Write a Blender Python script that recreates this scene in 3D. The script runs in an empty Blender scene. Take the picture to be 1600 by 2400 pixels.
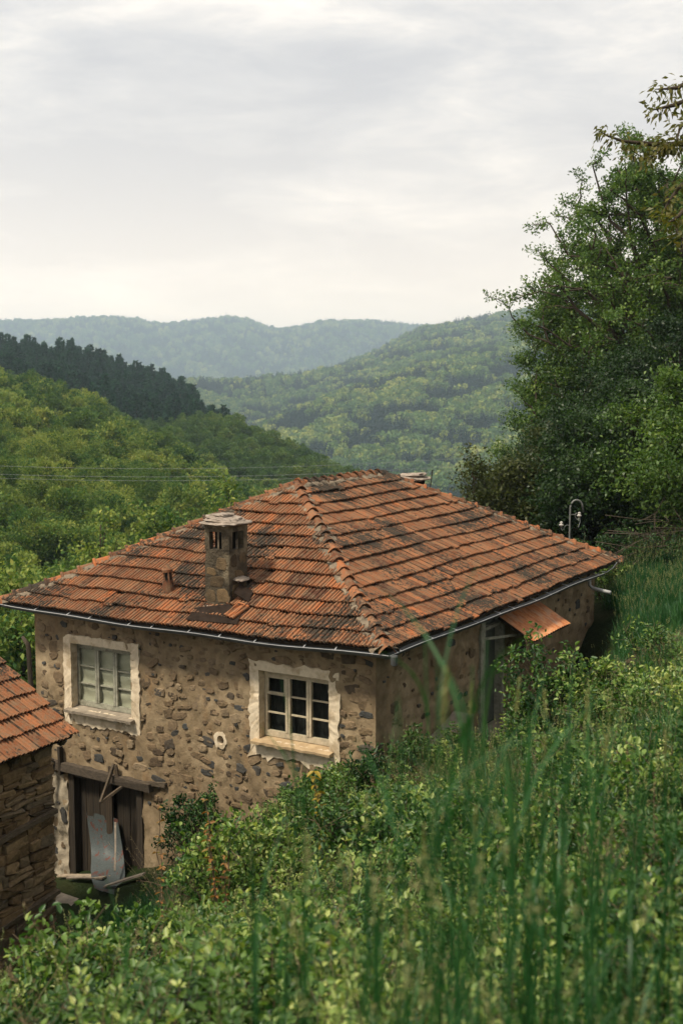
import bpy, bmesh, math, random
import numpy as np
from mathutils import Vector, Matrix

R = math.radians
random.seed(7)
RNG = np.random.default_rng(11)
scene = bpy.context.scene
COL = scene.collection

# ------------------------------------------------------------------ camera
F_PX, PITCH, YAW = 2744.34, R(5.829), R(30.965)
cam_d = bpy.data.cameras.new('camera')
cam = bpy.data.objects.new('camera', cam_d)
COL.objects.link(cam)
cam.location = (0, 0, 0)
cam.rotation_euler = (R(90) - PITCH, 0, 0)
cam_d.sensor_fit = 'HORIZONTAL'
cam_d.sensor_width = 24
cam_d.lens = F_PX / 1600 * 24
cam_d.clip_start = 0.05
cam_d.clip_end = 20000
cam_d.dof.use_dof = True
cam_d.dof.focus_distance = 20.5
cam_d.dof.aperture_fstop = 2.3
scene.camera = cam

# ------------------------------------------------------------------ world, sun, exposure
SUN_EL, SUN_AZ = R(58), R(-128)          # azimuth from +Y (view direction), clockwise
sun_dir = Vector((math.sin(SUN_AZ) * math.cos(SUN_EL), math.cos(SUN_AZ) * math.cos(SUN_EL), math.sin(SUN_EL)))
sun_d = bpy.data.lights.new('sun', 'SUN')
sun_d.energy = 5.0
sun_d.angle = R(9)
sun_d.color = (1.0, 0.90, 0.73)
sun = bpy.data.objects.new('sun', sun_d)
sun.rotation_euler = sun_dir.to_track_quat('Z', 'Y').to_euler()
COL.objects.link(sun)

world = bpy.data.worlds.new('World')
scene.world = world
world.use_nodes = True


def nodes_of(nt):
    nt.nodes.clear()
    return nt.nodes, nt.links


def N_(nt, typ, **kw):
    n = nt.nodes.new(typ)
    for k, v in kw.items():
        if k.startswith('i_'):
            n.inputs[k[2:].replace('_', ' ')].default_value = v
        else:
            setattr(n, k, v)
    return n


def math_(nt, op, a, b=None, c=None):
    n = nt.nodes.new('ShaderNodeMath')
    n.operation = op
    for i, x in enumerate((a, b, c)):
        if x is None:
            continue
        if isinstance(x, (int, float)):
            n.inputs[i].default_value = x
        else:
            nt.links.new(x, n.inputs[i])
    return n.outputs[0]


def ramp_(nt, fac, stops, interp='LINEAR'):
    n = nt.nodes.new('ShaderNodeValToRGB')
    cr = n.color_ramp
    cr.interpolation = interp
    while len(cr.elements) > 1:
        cr.elements.remove(cr.elements[-1])
    cr.elements[0].position = stops[0][0]
    cr.elements[0].color = (*stops[0][1], 1)
    for p, c in stops[1:]:
        e = cr.elements.new(p)
        e.color = (*c, 1)
    if fac is not None:
        nt.links.new(fac, n.inputs[0])
    return n.outputs[0]


def mix_(nt, fac, a, b, blend='MIX'):
    n = nt.nodes.new('ShaderNodeMix')
    n.data_type = 'RGBA'
    n.blend_type = blend
    for s, x in ((n.inputs[0], fac), (n.inputs[6], a), (n.inputs[7], b)):
        if isinstance(x, (int, float)):
            s.default_value = x
        elif isinstance(x, tuple):
            s.default_value = (*x, 1) if len(x) == 3 else x
        else:
            nt.links.new(x, s)
    return n.outputs[2]


def build_world():
    nt = world.node_tree
    nodes_of(nt)
    tc = N_(nt, 'ShaderNodeTexCoord')
    sep = N_(nt, 'ShaderNodeSeparateXYZ')
    nt.links.new(tc.outputs['Generated'], sep.inputs[0])
    z = math_(nt, 'MAXIMUM', sep.outputs[2], 0.0)
    mp = N_(nt, 'ShaderNodeMapping')                      # layered cloud: flattened in height
    mp.inputs['Location'].default_value = (1.7, .4, 0.35)
    mp.inputs['Scale'].default_value = (2.6, 2.6, 9.0)
    nt.links.new(tc.outputs['Generated'], mp.inputs[0])
    n1 = N_(nt, 'ShaderNodeTexNoise', i_Scale=0.9, i_Detail=8.0, i_Roughness=0.5, i_Distortion=0.35)
    nt.links.new(mp.outputs[0], n1.inputs['Vector'])
    n2 = N_(nt, 'ShaderNodeTexNoise', i_Scale=3.0, i_Detail=9.0, i_Roughness=0.58, i_Distortion=0.3)
    nt.links.new(mp.outputs[0], n2.inputs['Vector'])
    f = math_(nt, 'MULTIPLY_ADD', n2.outputs[0], 0.42, math_(nt, 'MULTIPLY', n1.outputs[0], 0.66))
    # a lower, greyer deck well above the horizon, thinner cloud beneath and over it
    deck = math_(nt, 'MULTIPLY', math_(nt, 'SUBTRACT', z, .185), 9.0)
    deck = math_(nt, 'POWER', 2.718, math_(nt, 'MULTIPLY', math_(nt, 'MULTIPLY', deck, deck), -1.0))
    f = math_(nt, 'SUBTRACT', f, math_(nt, 'MULTIPLY', deck, .095))
    cloud = ramp_(nt, f, [(0.42, (0.56, 0.55, 0.56)), (0.49, (0.655, 0.635, 0.625)), (0.55, (0.78, 0.74, 0.70)), (0.61, (0.98, 0.905, 0.82)), (0.69, (1.2, 1.09, .95))])
    # the veil of thin cloud towards the horizon, creamy and bright all round
    hz = math_(nt, 'POWER', math_(nt, 'SUBTRACT', 1.0, z), 11.5)
    cloud = mix_(nt, math_(nt, 'MULTIPLY', hz, 0.72), cloud, (3.6, 2.75, 1.85))
    sky = N_(nt, 'ShaderNodeTexSky', sky_type='NISHITA', sun_disc=False)
    sky.sun_elevation = SUN_EL
    sky.sun_rotation = SUN_AZ
    bg1 = N_(nt, 'ShaderNodeBackground', i_Strength=0.1)
    nt.links.new(sky.outputs[0], bg1.inputs[0])
    bg2 = N_(nt, 'ShaderNodeBackground', i_Strength=1.0)
    nt.links.new(cloud, bg2.inputs[0])
    mx = N_(nt, 'ShaderNodeMixShader')
    mx.inputs[0].default_value = 0.93
    nt.links.new(bg1.outputs[0], mx.inputs[1])
    nt.links.new(bg2.outputs[0], mx.inputs[2])
    out = N_(nt, 'ShaderNodeOutputWorld')
    nt.links.new(mx.outputs[0], out.inputs[0])


build_world()
vs = scene.view_settings
vs.view_transform = 'Standard'
vs.look = 'None'
vs.exposure = 0.22
vs.gamma = 1.0
vs.use_curve_mapping = False
scene.render.engine = 'CYCLES'
cy = scene.cycles
cy.use_denoising = True
cy.max_bounces = 7
cy.diffuse_bounces = 3
cy.glossy_bounces = 2
cy.transmission_bounces = 4
cy.transparent_max_bounces = 8
cy.volume_bounces = 2
cy.caustics_reflective = False
cy.caustics_refractive = False
cy.sample_clamp_indirect = 4.0

# ------------------------------------------------------------------ frame of reference of the house
fwd = np.array([0, math.cos(PITCH), -math.sin(PITCH)])
upv = np.array([0, math.sin(PITCH), math.cos(PITCH)])
uL = np.array([-math.cos(YAW), math.sin(YAW), 0.0])      # along the window front, away from the near corner
uR = np.array([math.sin(YAW), math.cos(YAW), 0.0])       # along the door side
uz = np.array([0, 0, 1.0])
NE = np.array([0.71, 18.33, -4.07])                      # near eaves corner
HW, HL, HA, HB, HH = 8.6, 11.74, 4.01, 4.14, 2.18        # eaves width, length, hip insets, ridge height
WC = NE + 0.42 * (uL + uR)                               # near wall corner at eaves level


def ray(px, py):
    return fwd + np.array([1., 0, 0]) * (px - 800) / F_PX + upv * (1200 - py) / F_PX


def at(px, py, depth):
    return ray(px, py) * depth


def fr(s, z, d=0.0):                                     # point on the window front: metres from corner, height, metres out
    p = WC + uL * s - uR * d
    return np.array([p[0], p[1], z])


def sd(q, z, d=0.0):                                     # point on the door side
    p = WC + uR * q - uL * d
    return np.array([p[0], p[1], z])


# ------------------------------------------------------------------ mesh helpers
def tag(o, label=None, cat=None, group=None, kind=None):
    if label: o['label'] = label
    if cat: o['category'] = cat
    if group: o['group'] = group
    if kind: o['kind'] = kind
    return o


def link(name, me, mat=None, parent=None, kind=None):
    o = bpy.data.objects.new(name, me)
    COL.objects.link(o)
    if mat is not None and me is not None and not me.materials:
        me.materials.append(mat)
    if parent is not None:
        o.parent = parent
        if parent.type == 'EMPTY' and parent.parent is None:
            o.matrix_parent_inverse = parent.matrix_basis.inverted()
    if kind: o['kind'] = kind
    return o


def thing(name, label, cat, loc=(0, 0, 0), group=None):
    o = bpy.data.objects.new(name, None)
    o.empty_display_size = 0.2
    COL.objects.link(o)
    o.location = Vector(loc)
    tag(o, label, cat, group)
    return o


def np_mesh(name, verts, faces, mat=None, tint=None, smooth=False, mat_idx=None, mats=None):
    """verts (n,3); faces: (m,k) array or list of such arrays"""
    me = bpy.data.meshes.new(name)
    verts = np.asarray(verts, dtype=np.float32)
    fl = [np.asarray(f, dtype=np.int32) for f in (faces if isinstance(faces, list) else [faces]) if len(f)]
    me.vertices.add(len(verts))
    me.vertices.foreach_set('co', verts.ravel())
    nl = sum(f.size for f in fl)
    nf = sum(len(f) for f in fl)
    me.loops.add(nl)
    me.loops.foreach_set('vertex_index', np.concatenate([f.ravel() for f in fl]))
    me.polygons.add(nf)
    tot = np.concatenate([np.full(len(f), f.shape[1], np.int32) for f in fl])
    st = np.concatenate([[0], np.cumsum(tot)[:-1]]).astype(np.int32)
    me.polygons.foreach_set('loop_start', st)
    me.polygons.foreach_set('loop_total', tot)
    if smooth:
        me.polygons.foreach_set('use_smooth', np.ones(nf, bool))
    if mat_idx is not None:
        me.polygons.foreach_set('material_index', np.asarray(mat_idx, np.int32))
    if tint is not None:
        a = me.attributes.new('tint', 'FLOAT', 'FACE')
        a.data.foreach_set('value', np.asarray(tint, np.float32))
    me.update(calc_edges=True)
    for m in (mats or ([mat] if mat else [])):
        me.materials.append(m)
    return me


class MB:
    def __init__(s):
        s.v, s.f, s.t, s.m = [], [], [], []
        s.tint, s.mi = 0.5, 0

    def add(s, vs, fs):
        b = len(s.v)
        s.v += [tuple(map(float, x)) for x in vs]
        s.f += [tuple(b + i for i in f) for f in fs]
        s.t += [s.tint] * len(fs)
        s.m += [s.mi] * len(fs)
        return s

    def box(s, c, ax, ay, az):
        """centre and three half-axes"""
        c, ax, ay, az = map(np.asarray, (c, ax, ay, az))
        vs = [c + i * ax + j * ay + k * az for i in (-1, 1) for j in (-1, 1) for k in (-1, 1)]
        return s.add(vs, [(0, 1, 3, 2), (4, 6, 7, 5), (0, 4, 5, 1), (2, 3, 7, 6), (0, 2, 6, 4), (1, 5, 7, 3)])

    def bar(s, a, b, w, h, up=(0, 0, 1), jit=0.0):
        a, b = np.asarray(a, float), np.asarray(b, float)
        d = b - a
        L = np.linalg.norm(d); d = d / L
        x = np.cross(d, up); x /= np.linalg.norm(x)
        y = np.cross(x, d)
        if jit:
            vs = []
            for p in (a, a * .5 + b * .5, b):
                o = RNG.normal(0, jit, 3)
                for i, j in ((-1, -1), (1, -1), (1, 1), (-1, 1)):
                    vs.append(p + o + x * i * w / 2 * (1 + RNG.normal(0, .1)) + y * j * h / 2 * (1 + RNG.normal(0, .1)))
            fs = [(3, 2, 1, 0), (8, 9, 10, 11)]
            for r in (0, 4):
                for k in range(4):
                    fs.append((r + k, r + (k + 1) % 4, r + 4 + (k + 1) % 4, r + 4 + k))
            return s.add(vs, fs)
        return s.box((a + b) / 2, d * L / 2, x * w / 2, y * h / 2)

    def tube(s, path, rad, n=6, cap=True):
        path = [np.asarray(p, float) for p in path]
        if isinstance(rad, (int, float)): rad = [rad] * len(path)
        vs, fs = [], []
        for i, p in enumerate(path):
            d = path[min(i + 1, len(path) - 1)] - path[max(i - 1, 0)]
            d = d / (np.linalg.norm(d) + 1e-9)
            ref = np.array([0, 0, 1.]) if abs(d[2]) < .9 else np.array([1., 0, 0])
            x = np.cross(d, ref); x /= np.linalg.norm(x)
            y = np.cross(d, x)
            for k in range(n):
                a = 2 * math.pi * k / n
                vs.append(p + (x * math.cos(a) + y * math.sin(a)) * rad[i])
        for i in range(len(path) - 1):
            for k in range(n):
                fs.append((i * n + k, i * n + (k + 1) % n, (i + 1) * n + (k + 1) % n, (i + 1) * n + k))
        if cap:
            fs.append(tuple(range(n))[::-1])
            fs.append(tuple((len(path) - 1) * n + k for k in range(n)))
        return s.add(vs, fs)

    def lathe(s, c, prof, n=12, axis=(0, 0, 1)):
        az = Vector(axis).normalized()
        q = Vector((0, 0, 1)).rotation_difference(az)
        vs, fs = [], []
        for r, h in prof:
            for k in range(n):
                a = 2 * math.pi * k / n
                vs.append(np.asarray(c) + np.array(q @ Vector((r * math.cos(a), r * math.sin(a), h))))
        for i in range(len(prof) - 1):
            for k in range(n):
                fs.append((i * n + k, i * n + (k + 1) % n, (i + 1) * n + (k + 1) % n, (i + 1) * n + k))
        fs.append(tuple(range(n))[::-1])
        fs.append(tuple((len(prof) - 1) * n + k for k in range(n)))
        return s.add(vs, fs)

    def mesh(s, name, mat=None, smooth=False, mats=None):
        me = bpy.data.meshes.new(name)
        me.from_pydata(s.v, [], s.f)
        a = me.attributes.new('tint', 'FLOAT', 'FACE')
        a.data.foreach_set('value', np.asarray(s.t, np.float32))
        me.polygons.foreach_set('material_index', np.asarray(s.m, np.int32))
        if smooth:
            me.polygons.foreach_set('use_smooth', [True] * len(s.f))
        me.update()
        for m in (mats or ([mat] if mat else [])):
            me.materials.append(m)
        return me

    def build(s, name, mat=None, parent=None, smooth=False, kind=None, mats=None):
        return link(name, s.mesh(name, mat, smooth, mats), None, parent, kind)


def smooth_noise(p, scale, seed=0):
    """cheap smooth value noise from summed sines, about -1..1"""
    p = np.asarray(p, float)
    r = np.random.default_rng(seed)
    o = np.zeros(p.shape[:-1])
    for k in range(6):
        d = r.normal(0, 1, p.shape[-1]); d /= np.linalg.norm(d)
        o += np.sin(p @ d * 2 * math.pi / scale * r.uniform(.6, 1.7) + r.uniform(0, 6.28))
    return o / 3.0


# ------------------------------------------------------------------ materials
def new_mat(name):
    m = bpy.data.materials.new(name)
    m.use_nodes = True
    nodes_of(m.node_tree)
    return m, m.node_tree


def finish(nt, color, rough=0.8, bump=None, bstr=0.3, bdist=0.02, metal=0.0, spec=0.3):
    p = N_(nt, 'ShaderNodeBsdfPrincipled')
    p.inputs['Roughness'].default_value = rough
    p.inputs['Metallic'].default_value = metal
    p.inputs['Specular IOR Level'].default_value = spec
    if isinstance(color, tuple): p.inputs['Base Color'].default_value = (*color, 1)
    else: nt.links.new(color, p.inputs['Base Color'])
    if bump is not None:
        b = N_(nt, 'ShaderNodeBump')
        b.inputs['Strength'].default_value = bstr
        b.inputs['Distance'].default_value = bdist
        nt.links.new(bump, b.inputs['Height'])
        nt.links.new(b.outputs[0], p.inputs['Normal'])
    o = N_(nt, 'ShaderNodeOutputMaterial')
    nt.links.new(p.outputs[0], o.inputs[0])
    return p


def wpos(nt, scale=(1, 1, 1)):
    g = N_(nt, 'ShaderNodeNewGeometry')
    mp = N_(nt, 'ShaderNodeMapping')
    mp.inputs['Scale'].default_value = scale
    nt.links.new(g.outputs['Position'], mp.inputs[0])
    return mp.outputs[0]


def noise_(nt, vec, scale, detail=4, rough=.55, dist=0.0):
    n = N_(nt, 'ShaderNodeTexNoise', i_Scale=scale, i_Detail=float(detail), i_Roughness=rough, i_Distortion=dist)
    if vec is not None: nt.links.new(vec, n.inputs['Vector'])
    return n.outputs[0]


def attr_(nt, name='tint'):
    a = N_(nt, 'ShaderNodeAttribute')
    a.attribute_name = name
    return a.outputs['Fac']


def step_(nt, x, lo, hi):
    n = N_(nt, 'ShaderNodeMapRange')
    n.inputs['From Min'].default_value = lo
    n.inputs['From Max'].default_value = hi
    nt.links.new(x, n.inputs[0])
    return n.outputs[0]


def simple_mat(name, c1, c2, scale=6, rough=.8, metal=0, spec=.3, bstr=.3, bd=.01, stretch=(1, 1, 1), tint=False, c3=None):
    m, nt = new_mat(name)
    v = wpos(nt, stretch)
    n = noise_(nt, v, scale, 6, .6)
    col = ramp_(nt, n, [(0.3, c1), (0.7, c2)])
    if c3:
        n2 = noise_(nt, v, scale * .37, 5, .6)
        col = mix_(nt, step_(nt, n2, .52, .64), col, c3)
    if tint:
        t = attr_(nt)
        col = mix_(nt, 1.0, col, ramp_(nt, t, [(0, (.6, .6, .62)), (.5, (1, 1, 1)), (1, (1.3, 1.2, 1.05))]), 'MULTIPLY')
    n3 = noise_(nt, v, scale * 6, 5, .65)
    finish(nt, col, rough, n3, bstr, bd, metal, spec)
    return m


def tile_mat(name, base, dirt):
    m, nt = new_mat(name)
    t = attr_(nt)
    v = wpos(nt)
    col = ramp_(nt, t, [(0, (.070, .027, .015)), (.22, (.14, .052, .023)), (.5, (.205, .076, .032)), (.8, (.25, .108, .050)), (1, (.34, .108, .036))])
    # pale lime and lichen film
    f1 = noise_(nt, v, 9, 6, .65)
    col = mix_(nt, math_(nt, 'MULTIPLY', step_(nt, f1, .42, .62), .72), col, (.155, .106, .064))
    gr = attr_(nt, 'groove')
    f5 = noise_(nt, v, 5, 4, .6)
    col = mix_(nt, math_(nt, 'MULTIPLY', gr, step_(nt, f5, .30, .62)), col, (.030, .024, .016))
    # black lichen crusts, more of them in broad patches
    big = noise_(nt, v, .75, 3, .55)
    f2 = noise_(nt, v, 13, 6, .7, .3)
    f2 = math_(nt, 'ADD', f2, math_(nt, 'MULTIPLY', math_(nt, 'SUBTRACT', big, .5), .95))
    col = mix_(nt, math_(nt, 'MULTIPLY', step_(nt, f2, .52, .60), dirt), col, (.028, .026, .020))
    f3 = noise_(nt, v, 60, 5, .6)
    col = mix_(nt, .5, col, ramp_(nt, f3, [(.3, (.55, .55, .55)), (.7, (1.35, 1.35, 1.35))]), 'MULTIPLY')
    finish(nt, col, .88, f3, .5, .006, 0, .2)
    return m


def leaf_mat(name, stops, transl=.35, rough=.5, obj_var=.5, spec=.12, ground_var=None, gv=1.0):
    m, nt = new_mat(name)
    t = attr_(nt)
    oi = N_(nt, 'ShaderNodeObjectInfo')
    if obj_var:
        t = math_(nt, 'ADD', math_(nt, 'MULTIPLY', t, 1 - obj_var), math_(nt, 'MULTIPLY', oi.outputs['Random'], obj_var))
    if ground_var:
        n = noise_(nt, wpos(nt), 1.0 / ground_var, 3, .55)
        t = math_(nt, 'ADD', t, math_(nt, 'MULTIPLY', math_(nt, 'SUBTRACT', n, .5), gv))
    col = ramp_(nt, t, stops)
    p = N_(nt, 'ShaderNodeBsdfPrincipled')
    p.inputs['Roughness'].default_value = rough
    p.inputs['Specular IOR Level'].default_value = spec
    nt.links.new(col, p.inputs['Base Color'])
    tr = N_(nt, 'ShaderNodeBsdfTranslucent')
    nt.links.new(mix_(nt, 1.0, col, (1.25, 1.35, .6), 'MULTIPLY'), tr.inputs[0])
    mx = N_(nt, 'ShaderNodeMixShader')
    mx.inputs[0].default_value = transl
    nt.links.new(p.outputs[0], mx.inputs[1])
    nt.links.new(tr.outputs[0], mx.inputs[2])
    o = N_(nt, 'ShaderNodeOutputMaterial')
    nt.links.new(mx.outputs[0], o.inputs[0])
    return m


def plaster_mat():
    m, nt = new_mat('earth_plaster')
    v = wpos(nt)
    n = noise_(nt, v, 1.3, 5, .6)
    col = ramp_(nt, n, [(.3, (.152, .110, .067)), (.5, (.228, .170, .104)), (.72, (.33, .256, .165))])
    n2 = noise_(nt, v, 7, 6, .65)
    col = mix_(nt, .6, col, ramp_(nt, n2, [(.3, (.6, .58, .55)), (.7, (1.3, 1.3, 1.3))]), 'MULTIPLY')
    rust = noise_(nt, wpos(nt, (1, 1, .35)), 2.3, 4, .6)
    col = mix_(nt, math_(nt, 'MULTIPLY', step_(nt, rust, .56, .72), .5), col, (.21, .125, .06))
    # rubble faces showing through worn plaster
    vo = N_(nt, 'ShaderNodeTexVoronoi', i_Scale=5.5)
    wv = N_(nt, 'ShaderNodeMapping')
    wv.inputs['Scale'].default_value = (1, 1, 1.7)
    nz = N_(nt, 'ShaderNodeTexNoise', i_Scale=5.0, i_Detail=4.0)
    nt.links.new(v, nz.inputs['Vector'])
    vm = N_(nt, 'ShaderNodeVectorMath', operation='MULTIPLY_ADD')
    nt.links.new(nz.outputs['Color'], vm.inputs[0])
    vm.inputs[1].default_value = (.25, .25, .25)
    nt.links.new(v, vm.inputs[2])
    nt.links.new(vm.outputs[0], wv.inputs[0])
    nt.links.new(wv.outputs[0], vo.inputs['Vector'])
    n4 = noise_(nt, v, 2.0, 3, .5)
    st = math_(nt, 'MULTIPLY', step_(nt, vo.outputs[0], .34, .24), step_(nt, n4, .53, .62))
    col = mix_(nt, math_(nt, 'MULTIPLY', st, .55), col, (.115, .09, .06))
    fine = noise_(nt, v, 34, 6, .7)
    bump = math_(nt, 'ADD', math_(nt, 'MULTIPLY', n2, .8), math_(nt, 'MULTIPLY', fine, .4))
    finish(nt, col, .93, bump, .8, .03, 0, .1)
    return m


def stone_mat(name, stops, rough=.85):
    m, nt = new_mat(name)
    t = attr_(nt)
    oi = N_(nt, 'ShaderNodeObjectInfo')
    tt = math_(nt, 'FRACT', math_(nt, 'ADD', t, oi.outputs['Random']))
    col = ramp_(nt, tt, stops)
    v = wpos(nt)
    n = noise_(nt, v, 16, 6, .65)
    col = mix_(nt, .8, col, ramp_(nt, n, [(.28, (.45, .45, .45)), (.72, (1.45, 1.4, 1.35))]), 'MULTIPLY')
    finish(nt, col, rough, n, .9, .02, 0, .25)
    return m


M = {}
M['tile'] = tile_mat('weathered_clay_tile', None, .92)
M['tile_clean'] = tile_mat('clay_tile_ridge', None, .9)
M['plaster'] = plaster_mat()
M['white_plaster'] = simple_mat('lime_plaster', (.50, .41, .29), (.66, .56, .42), 9, .9, spec=.1, bstr=.5, bd=.008, c3=(.40, .315, .21))
M['mortar_dark'] = simple_mat('dark_joint', (.035, .027, .018), (.07, .054, .036), 9, .95, spec=.1)
M['mortar'] = simple_mat('ridge_mortar', (.11, .09, .066), (.27, .215, .155), 9, .95, spec=.1, bstr=.9, bd=.03, c3=(.05, .045, .036))
M['chimney'] = simple_mat('sooty_render', (.040, .034, .026), (.105, .086, .060), 3.6, .95, spec=.05, bstr=1.0, bd=.06, c3=(.20, .165, .112))
M['chimney_stone'] = simple_mat('chimney_rubble', (.075, .056, .034), (.15, .108, .064), 7, .95, spec=.1, bstr=.9, bd=.03, tint=True)
M['slab'] = simple_mat('stone_slab', (.20, .165, .135), (.42, .35, .29), 11, .95, spec=.1, bstr=1, bd=.03)
M['dark'] = simple_mat('flat_black', (.008, .008, .007), (.014, .013, .012), 4, .9, spec=.05)  # plain black; stands for shade in openings, also coats the far chimney
M['wood'] = simple_mat('old_dark_wood', (.014, .0105, .0075), (.045, .033, .021), 3, .85, bstr=.7, bd=.012, stretch=(9, 9, .6), tint=True)
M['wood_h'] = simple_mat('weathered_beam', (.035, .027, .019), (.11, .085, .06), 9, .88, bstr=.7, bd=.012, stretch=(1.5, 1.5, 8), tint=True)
M['wood_grey'] = simple_mat('silvered_wood', (.12, .10, .08), (.28, .235, .185), 12, .85, bstr=.5, bd=.008, tint=True)
M['frame_paint'] = simple_mat('worn_cream_paint', (.36, .30, .205), (.50, .425, .31), 14, .6, spec=.35, bstr=.3, bd=.005, c3=(.30, .26, .19))
M['frame_grey'] = simple_mat('worn_grey_paint', (.20, .20, .155), (.33, .32, .25), 14, .7, spec=.25, bstr=.3, bd=.005, c3=(.15, .14, .105))
M['zinc'] = simple_mat('zinc_gutter', (.03, .032, .033), (.065, .068, .07), 5, .6, metal=.1, spec=.5, bstr=.1)
M['zinc_rim'] = simple_mat('zinc_rim', (.36, .37, .38), (.50, .51, .52), 5, .35, metal=.3, spec=.6, bstr=.05)
M['white_pipe'] = simple_mat('white_plastic_pipe', (.30, .30, .30), (.38, .38, .37), 3, .45, spec=.5, bstr=.02)
M['flashing'] = simple_mat('brown_sheet_metal', (.014, .010, .008), (.030, .021, .016), 7, .9, metal=0, spec=.04, bstr=.2, bd=.01)
M['steel'] = simple_mat('galvanised_steel', (.09, .095, .09), (.17, .175, .165), 12, .6, metal=.4, bstr=.15)
M['porcelain'] = simple_mat('white_porcelain', (.30, .285, .26), (.38, .36, .33), 6, .18, spec=.6, bstr=.02)
M['cable'] = simple_mat('aluminium_cable', (.20, .22, .22), (.28, .30, .30), 2, .5, metal=.3)
M['bark'] = simple_mat('bark', (.030, .024, .018), (.085, .068, .05), 7, .95, spec=.1, bstr=1, bd=.03, stretch=(1, 1, .3))
M['twig'] = simple_mat('twig', (.075, .055, .035), (.16, .12, .08), 7, .9, spec=.1)
M['door_paint'] = simple_mat('dark_green_door', (.075, .085, .072), (.115, .125, .105), 8, .7, bstr=.2)
M['concrete'] = simple_mat('rough_concrete', (.18, .15, .115), (.33, .28, .22), 5, .95, spec=.1, bstr=.8, bd=.02)
M['dirt'] = simple_mat('bare_earth', (.055, .041, .027), (.13, .098, .065), 3, .98, spec=.05, bstr=1, bd=.05)


def canopy_mat():
    m, nt = new_mat('rusted_sheet')
    v = wpos(nt)
    n = noise_(nt, v, 5, 6, .65)
    col = ramp_(nt, n, [(.25, (.20, .07, .026)), (.45, (.42, .15, .052)), (.6, (.54, .23, .09)), (.75, (.60, .40, .26))])
    n2 = noise_(nt, v, 2.2, 4, .6)
    col = mix_(nt, math_(nt, 'MULTIPLY', step_(nt, n2, .5, .62), .55), col, (.40, .29, .20))
    finish(nt, col, .6, n, .2, .01, .15, .4)
    return m


def painted_sheet_mat():
    m, nt = new_mat('peeling_grey_sheet')
    v = wpos(nt)
    n = noise_(nt, v, 6.5, 6, .65, .6)
    n2 = noise_(nt, v, 40, 4, .6)
    col = ramp_(nt, n2, [(.3, (.030, .038, .037)), (.7, (.058, .070, .069))])
    col = mix_(nt, step_(nt, n, .575, .60), col, (.075, .02, .011))
    finish(nt, col, .55, n2, .1, .004, .1, .4)
    return m


def glass_mat():
    m, nt = new_mat('old_window_glass')
    g = N_(nt, 'ShaderNodeBsdfGlossy')
    g.inputs['Roughness'].default_value = .06
    g.inputs['Color'].default_value = (.9, .95, .95, 1)
    n = noise_(nt, wpos(nt), 3.0, 2, .5)
    b = N_(nt, 'ShaderNodeBump')
    b.inputs['Strength'].default_value = .08
    nt.links.new(n, b.inputs['Height'])
    nt.links.new(b.outputs[0], g.inputs['Normal'])
    tr = N_(nt, 'ShaderNodeBsdfTransparent')
    tr.inputs[0].default_value = (.95, .965, .955, 1)
    fr_ = N_(nt, 'ShaderNodeFresnel', i_IOR=1.45)
    mx = N_(nt, 'ShaderNodeMixShader')
    gg = N_(nt, 'ShaderNodeNewGeometry')
    nt.links.new(math_(nt, 'MULTIPLY', fr_.outputs[0], math_(nt, 'SUBTRACT', 1.0, gg.outputs['Backfacing'])), mx.inputs[0])
    nt.links.new(tr.outputs[0], mx.inputs[1])
    nt.links.new(g.outputs[0], mx.inputs[2])
    o = N_(nt, 'ShaderNodeOutputMaterial')
    nt.links.new(mx.outputs[0], o.inputs[0])
    return m


def ground_mat():
    m, nt = new_mat('grassy_ground')
    v = wpos(nt)
    n = noise_(nt, v, .9, 6, .6)
    col = ramp_(nt, n, [(.3, (.012, .018, .007)), (.5, (.020, .030, .010)), (.68, (.036, .038, .015)), (.8, (.07, .054, .032))])
    n3 = noise_(nt, v, 18, 6, .7)
    finish(nt, mix_(nt, .7, col, ramp_(nt, n3, [(.3, (.5, .5, .5)), (.7, (1.4, 1.4, 1.4))]), 'MULTIPLY'), .98, n3, 1.0, .06, 0, .05)
    return m


def forest_floor_mat(name, a, b, scale):
    m, nt = new_mat(name)
    v = wpos(nt)
    n = noise_(nt, v, scale, 6, .6)
    n2 = noise_(nt, v, scale * 14, 5, .6)
    col = ramp_(nt, n, [(.35, a), (.65, b)])
    col = mix_(nt, .8, col, ramp_(nt, n2, [(.3, (.5, .5, .5)), (.7, (1.4, 1.4, 1.4))]), 'MULTIPLY')
    finish(nt, col, .98, n2, 1.0, 2.0, 0, .05)
    return m


M['canopy'] = canopy_mat()
M['sheet'] = painted_sheet_mat()
M['glass'] = glass_mat()
M['ground'] = ground_mat()
M['floor_near'] = forest_floor_mat('forest_floor', (.018, .030, .009), (.035, .050, .015), .05)
M['floor_far'] = forest_floor_mat('far_forest', (.016, .030, .016), (.045, .060, .022), .006)
M['wall_stone'] = stone_mat('dark_field_stone', [(0, (.040, .038, .034)), (.2, (.055, .058, .058)), (.4, (.075, .055, .036)), (.6, (.13, .092, .054)), (.8, (.16, .115, .065)), (1, (.06, .042, .028))])
M['rubble'] = stone_mat('brown_schist', [(0, (.085, .056, .028)), (.3, (.15, .098, .050)), (.55, (.21, .145, .078)), (.8, (.125, .096, .062)), (1, (.07, .05, .03))])
M['tan_stone'] = stone_mat('tan_field_stone', [(0, (.15, .105, .062)), (.4, (.20, .145, .088)), (.7, (.13, .092, .056)), (1, (.23, .175, .112))])
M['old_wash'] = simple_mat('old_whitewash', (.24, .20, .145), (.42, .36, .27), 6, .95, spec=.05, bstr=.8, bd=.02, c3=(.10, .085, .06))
M['cloth'] = simple_mat('faded_cloth', (.36, .345, .26), (.46, .44, .335), 2.5, .95, spec=.05, bstr=.2, bd=.01)
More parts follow.
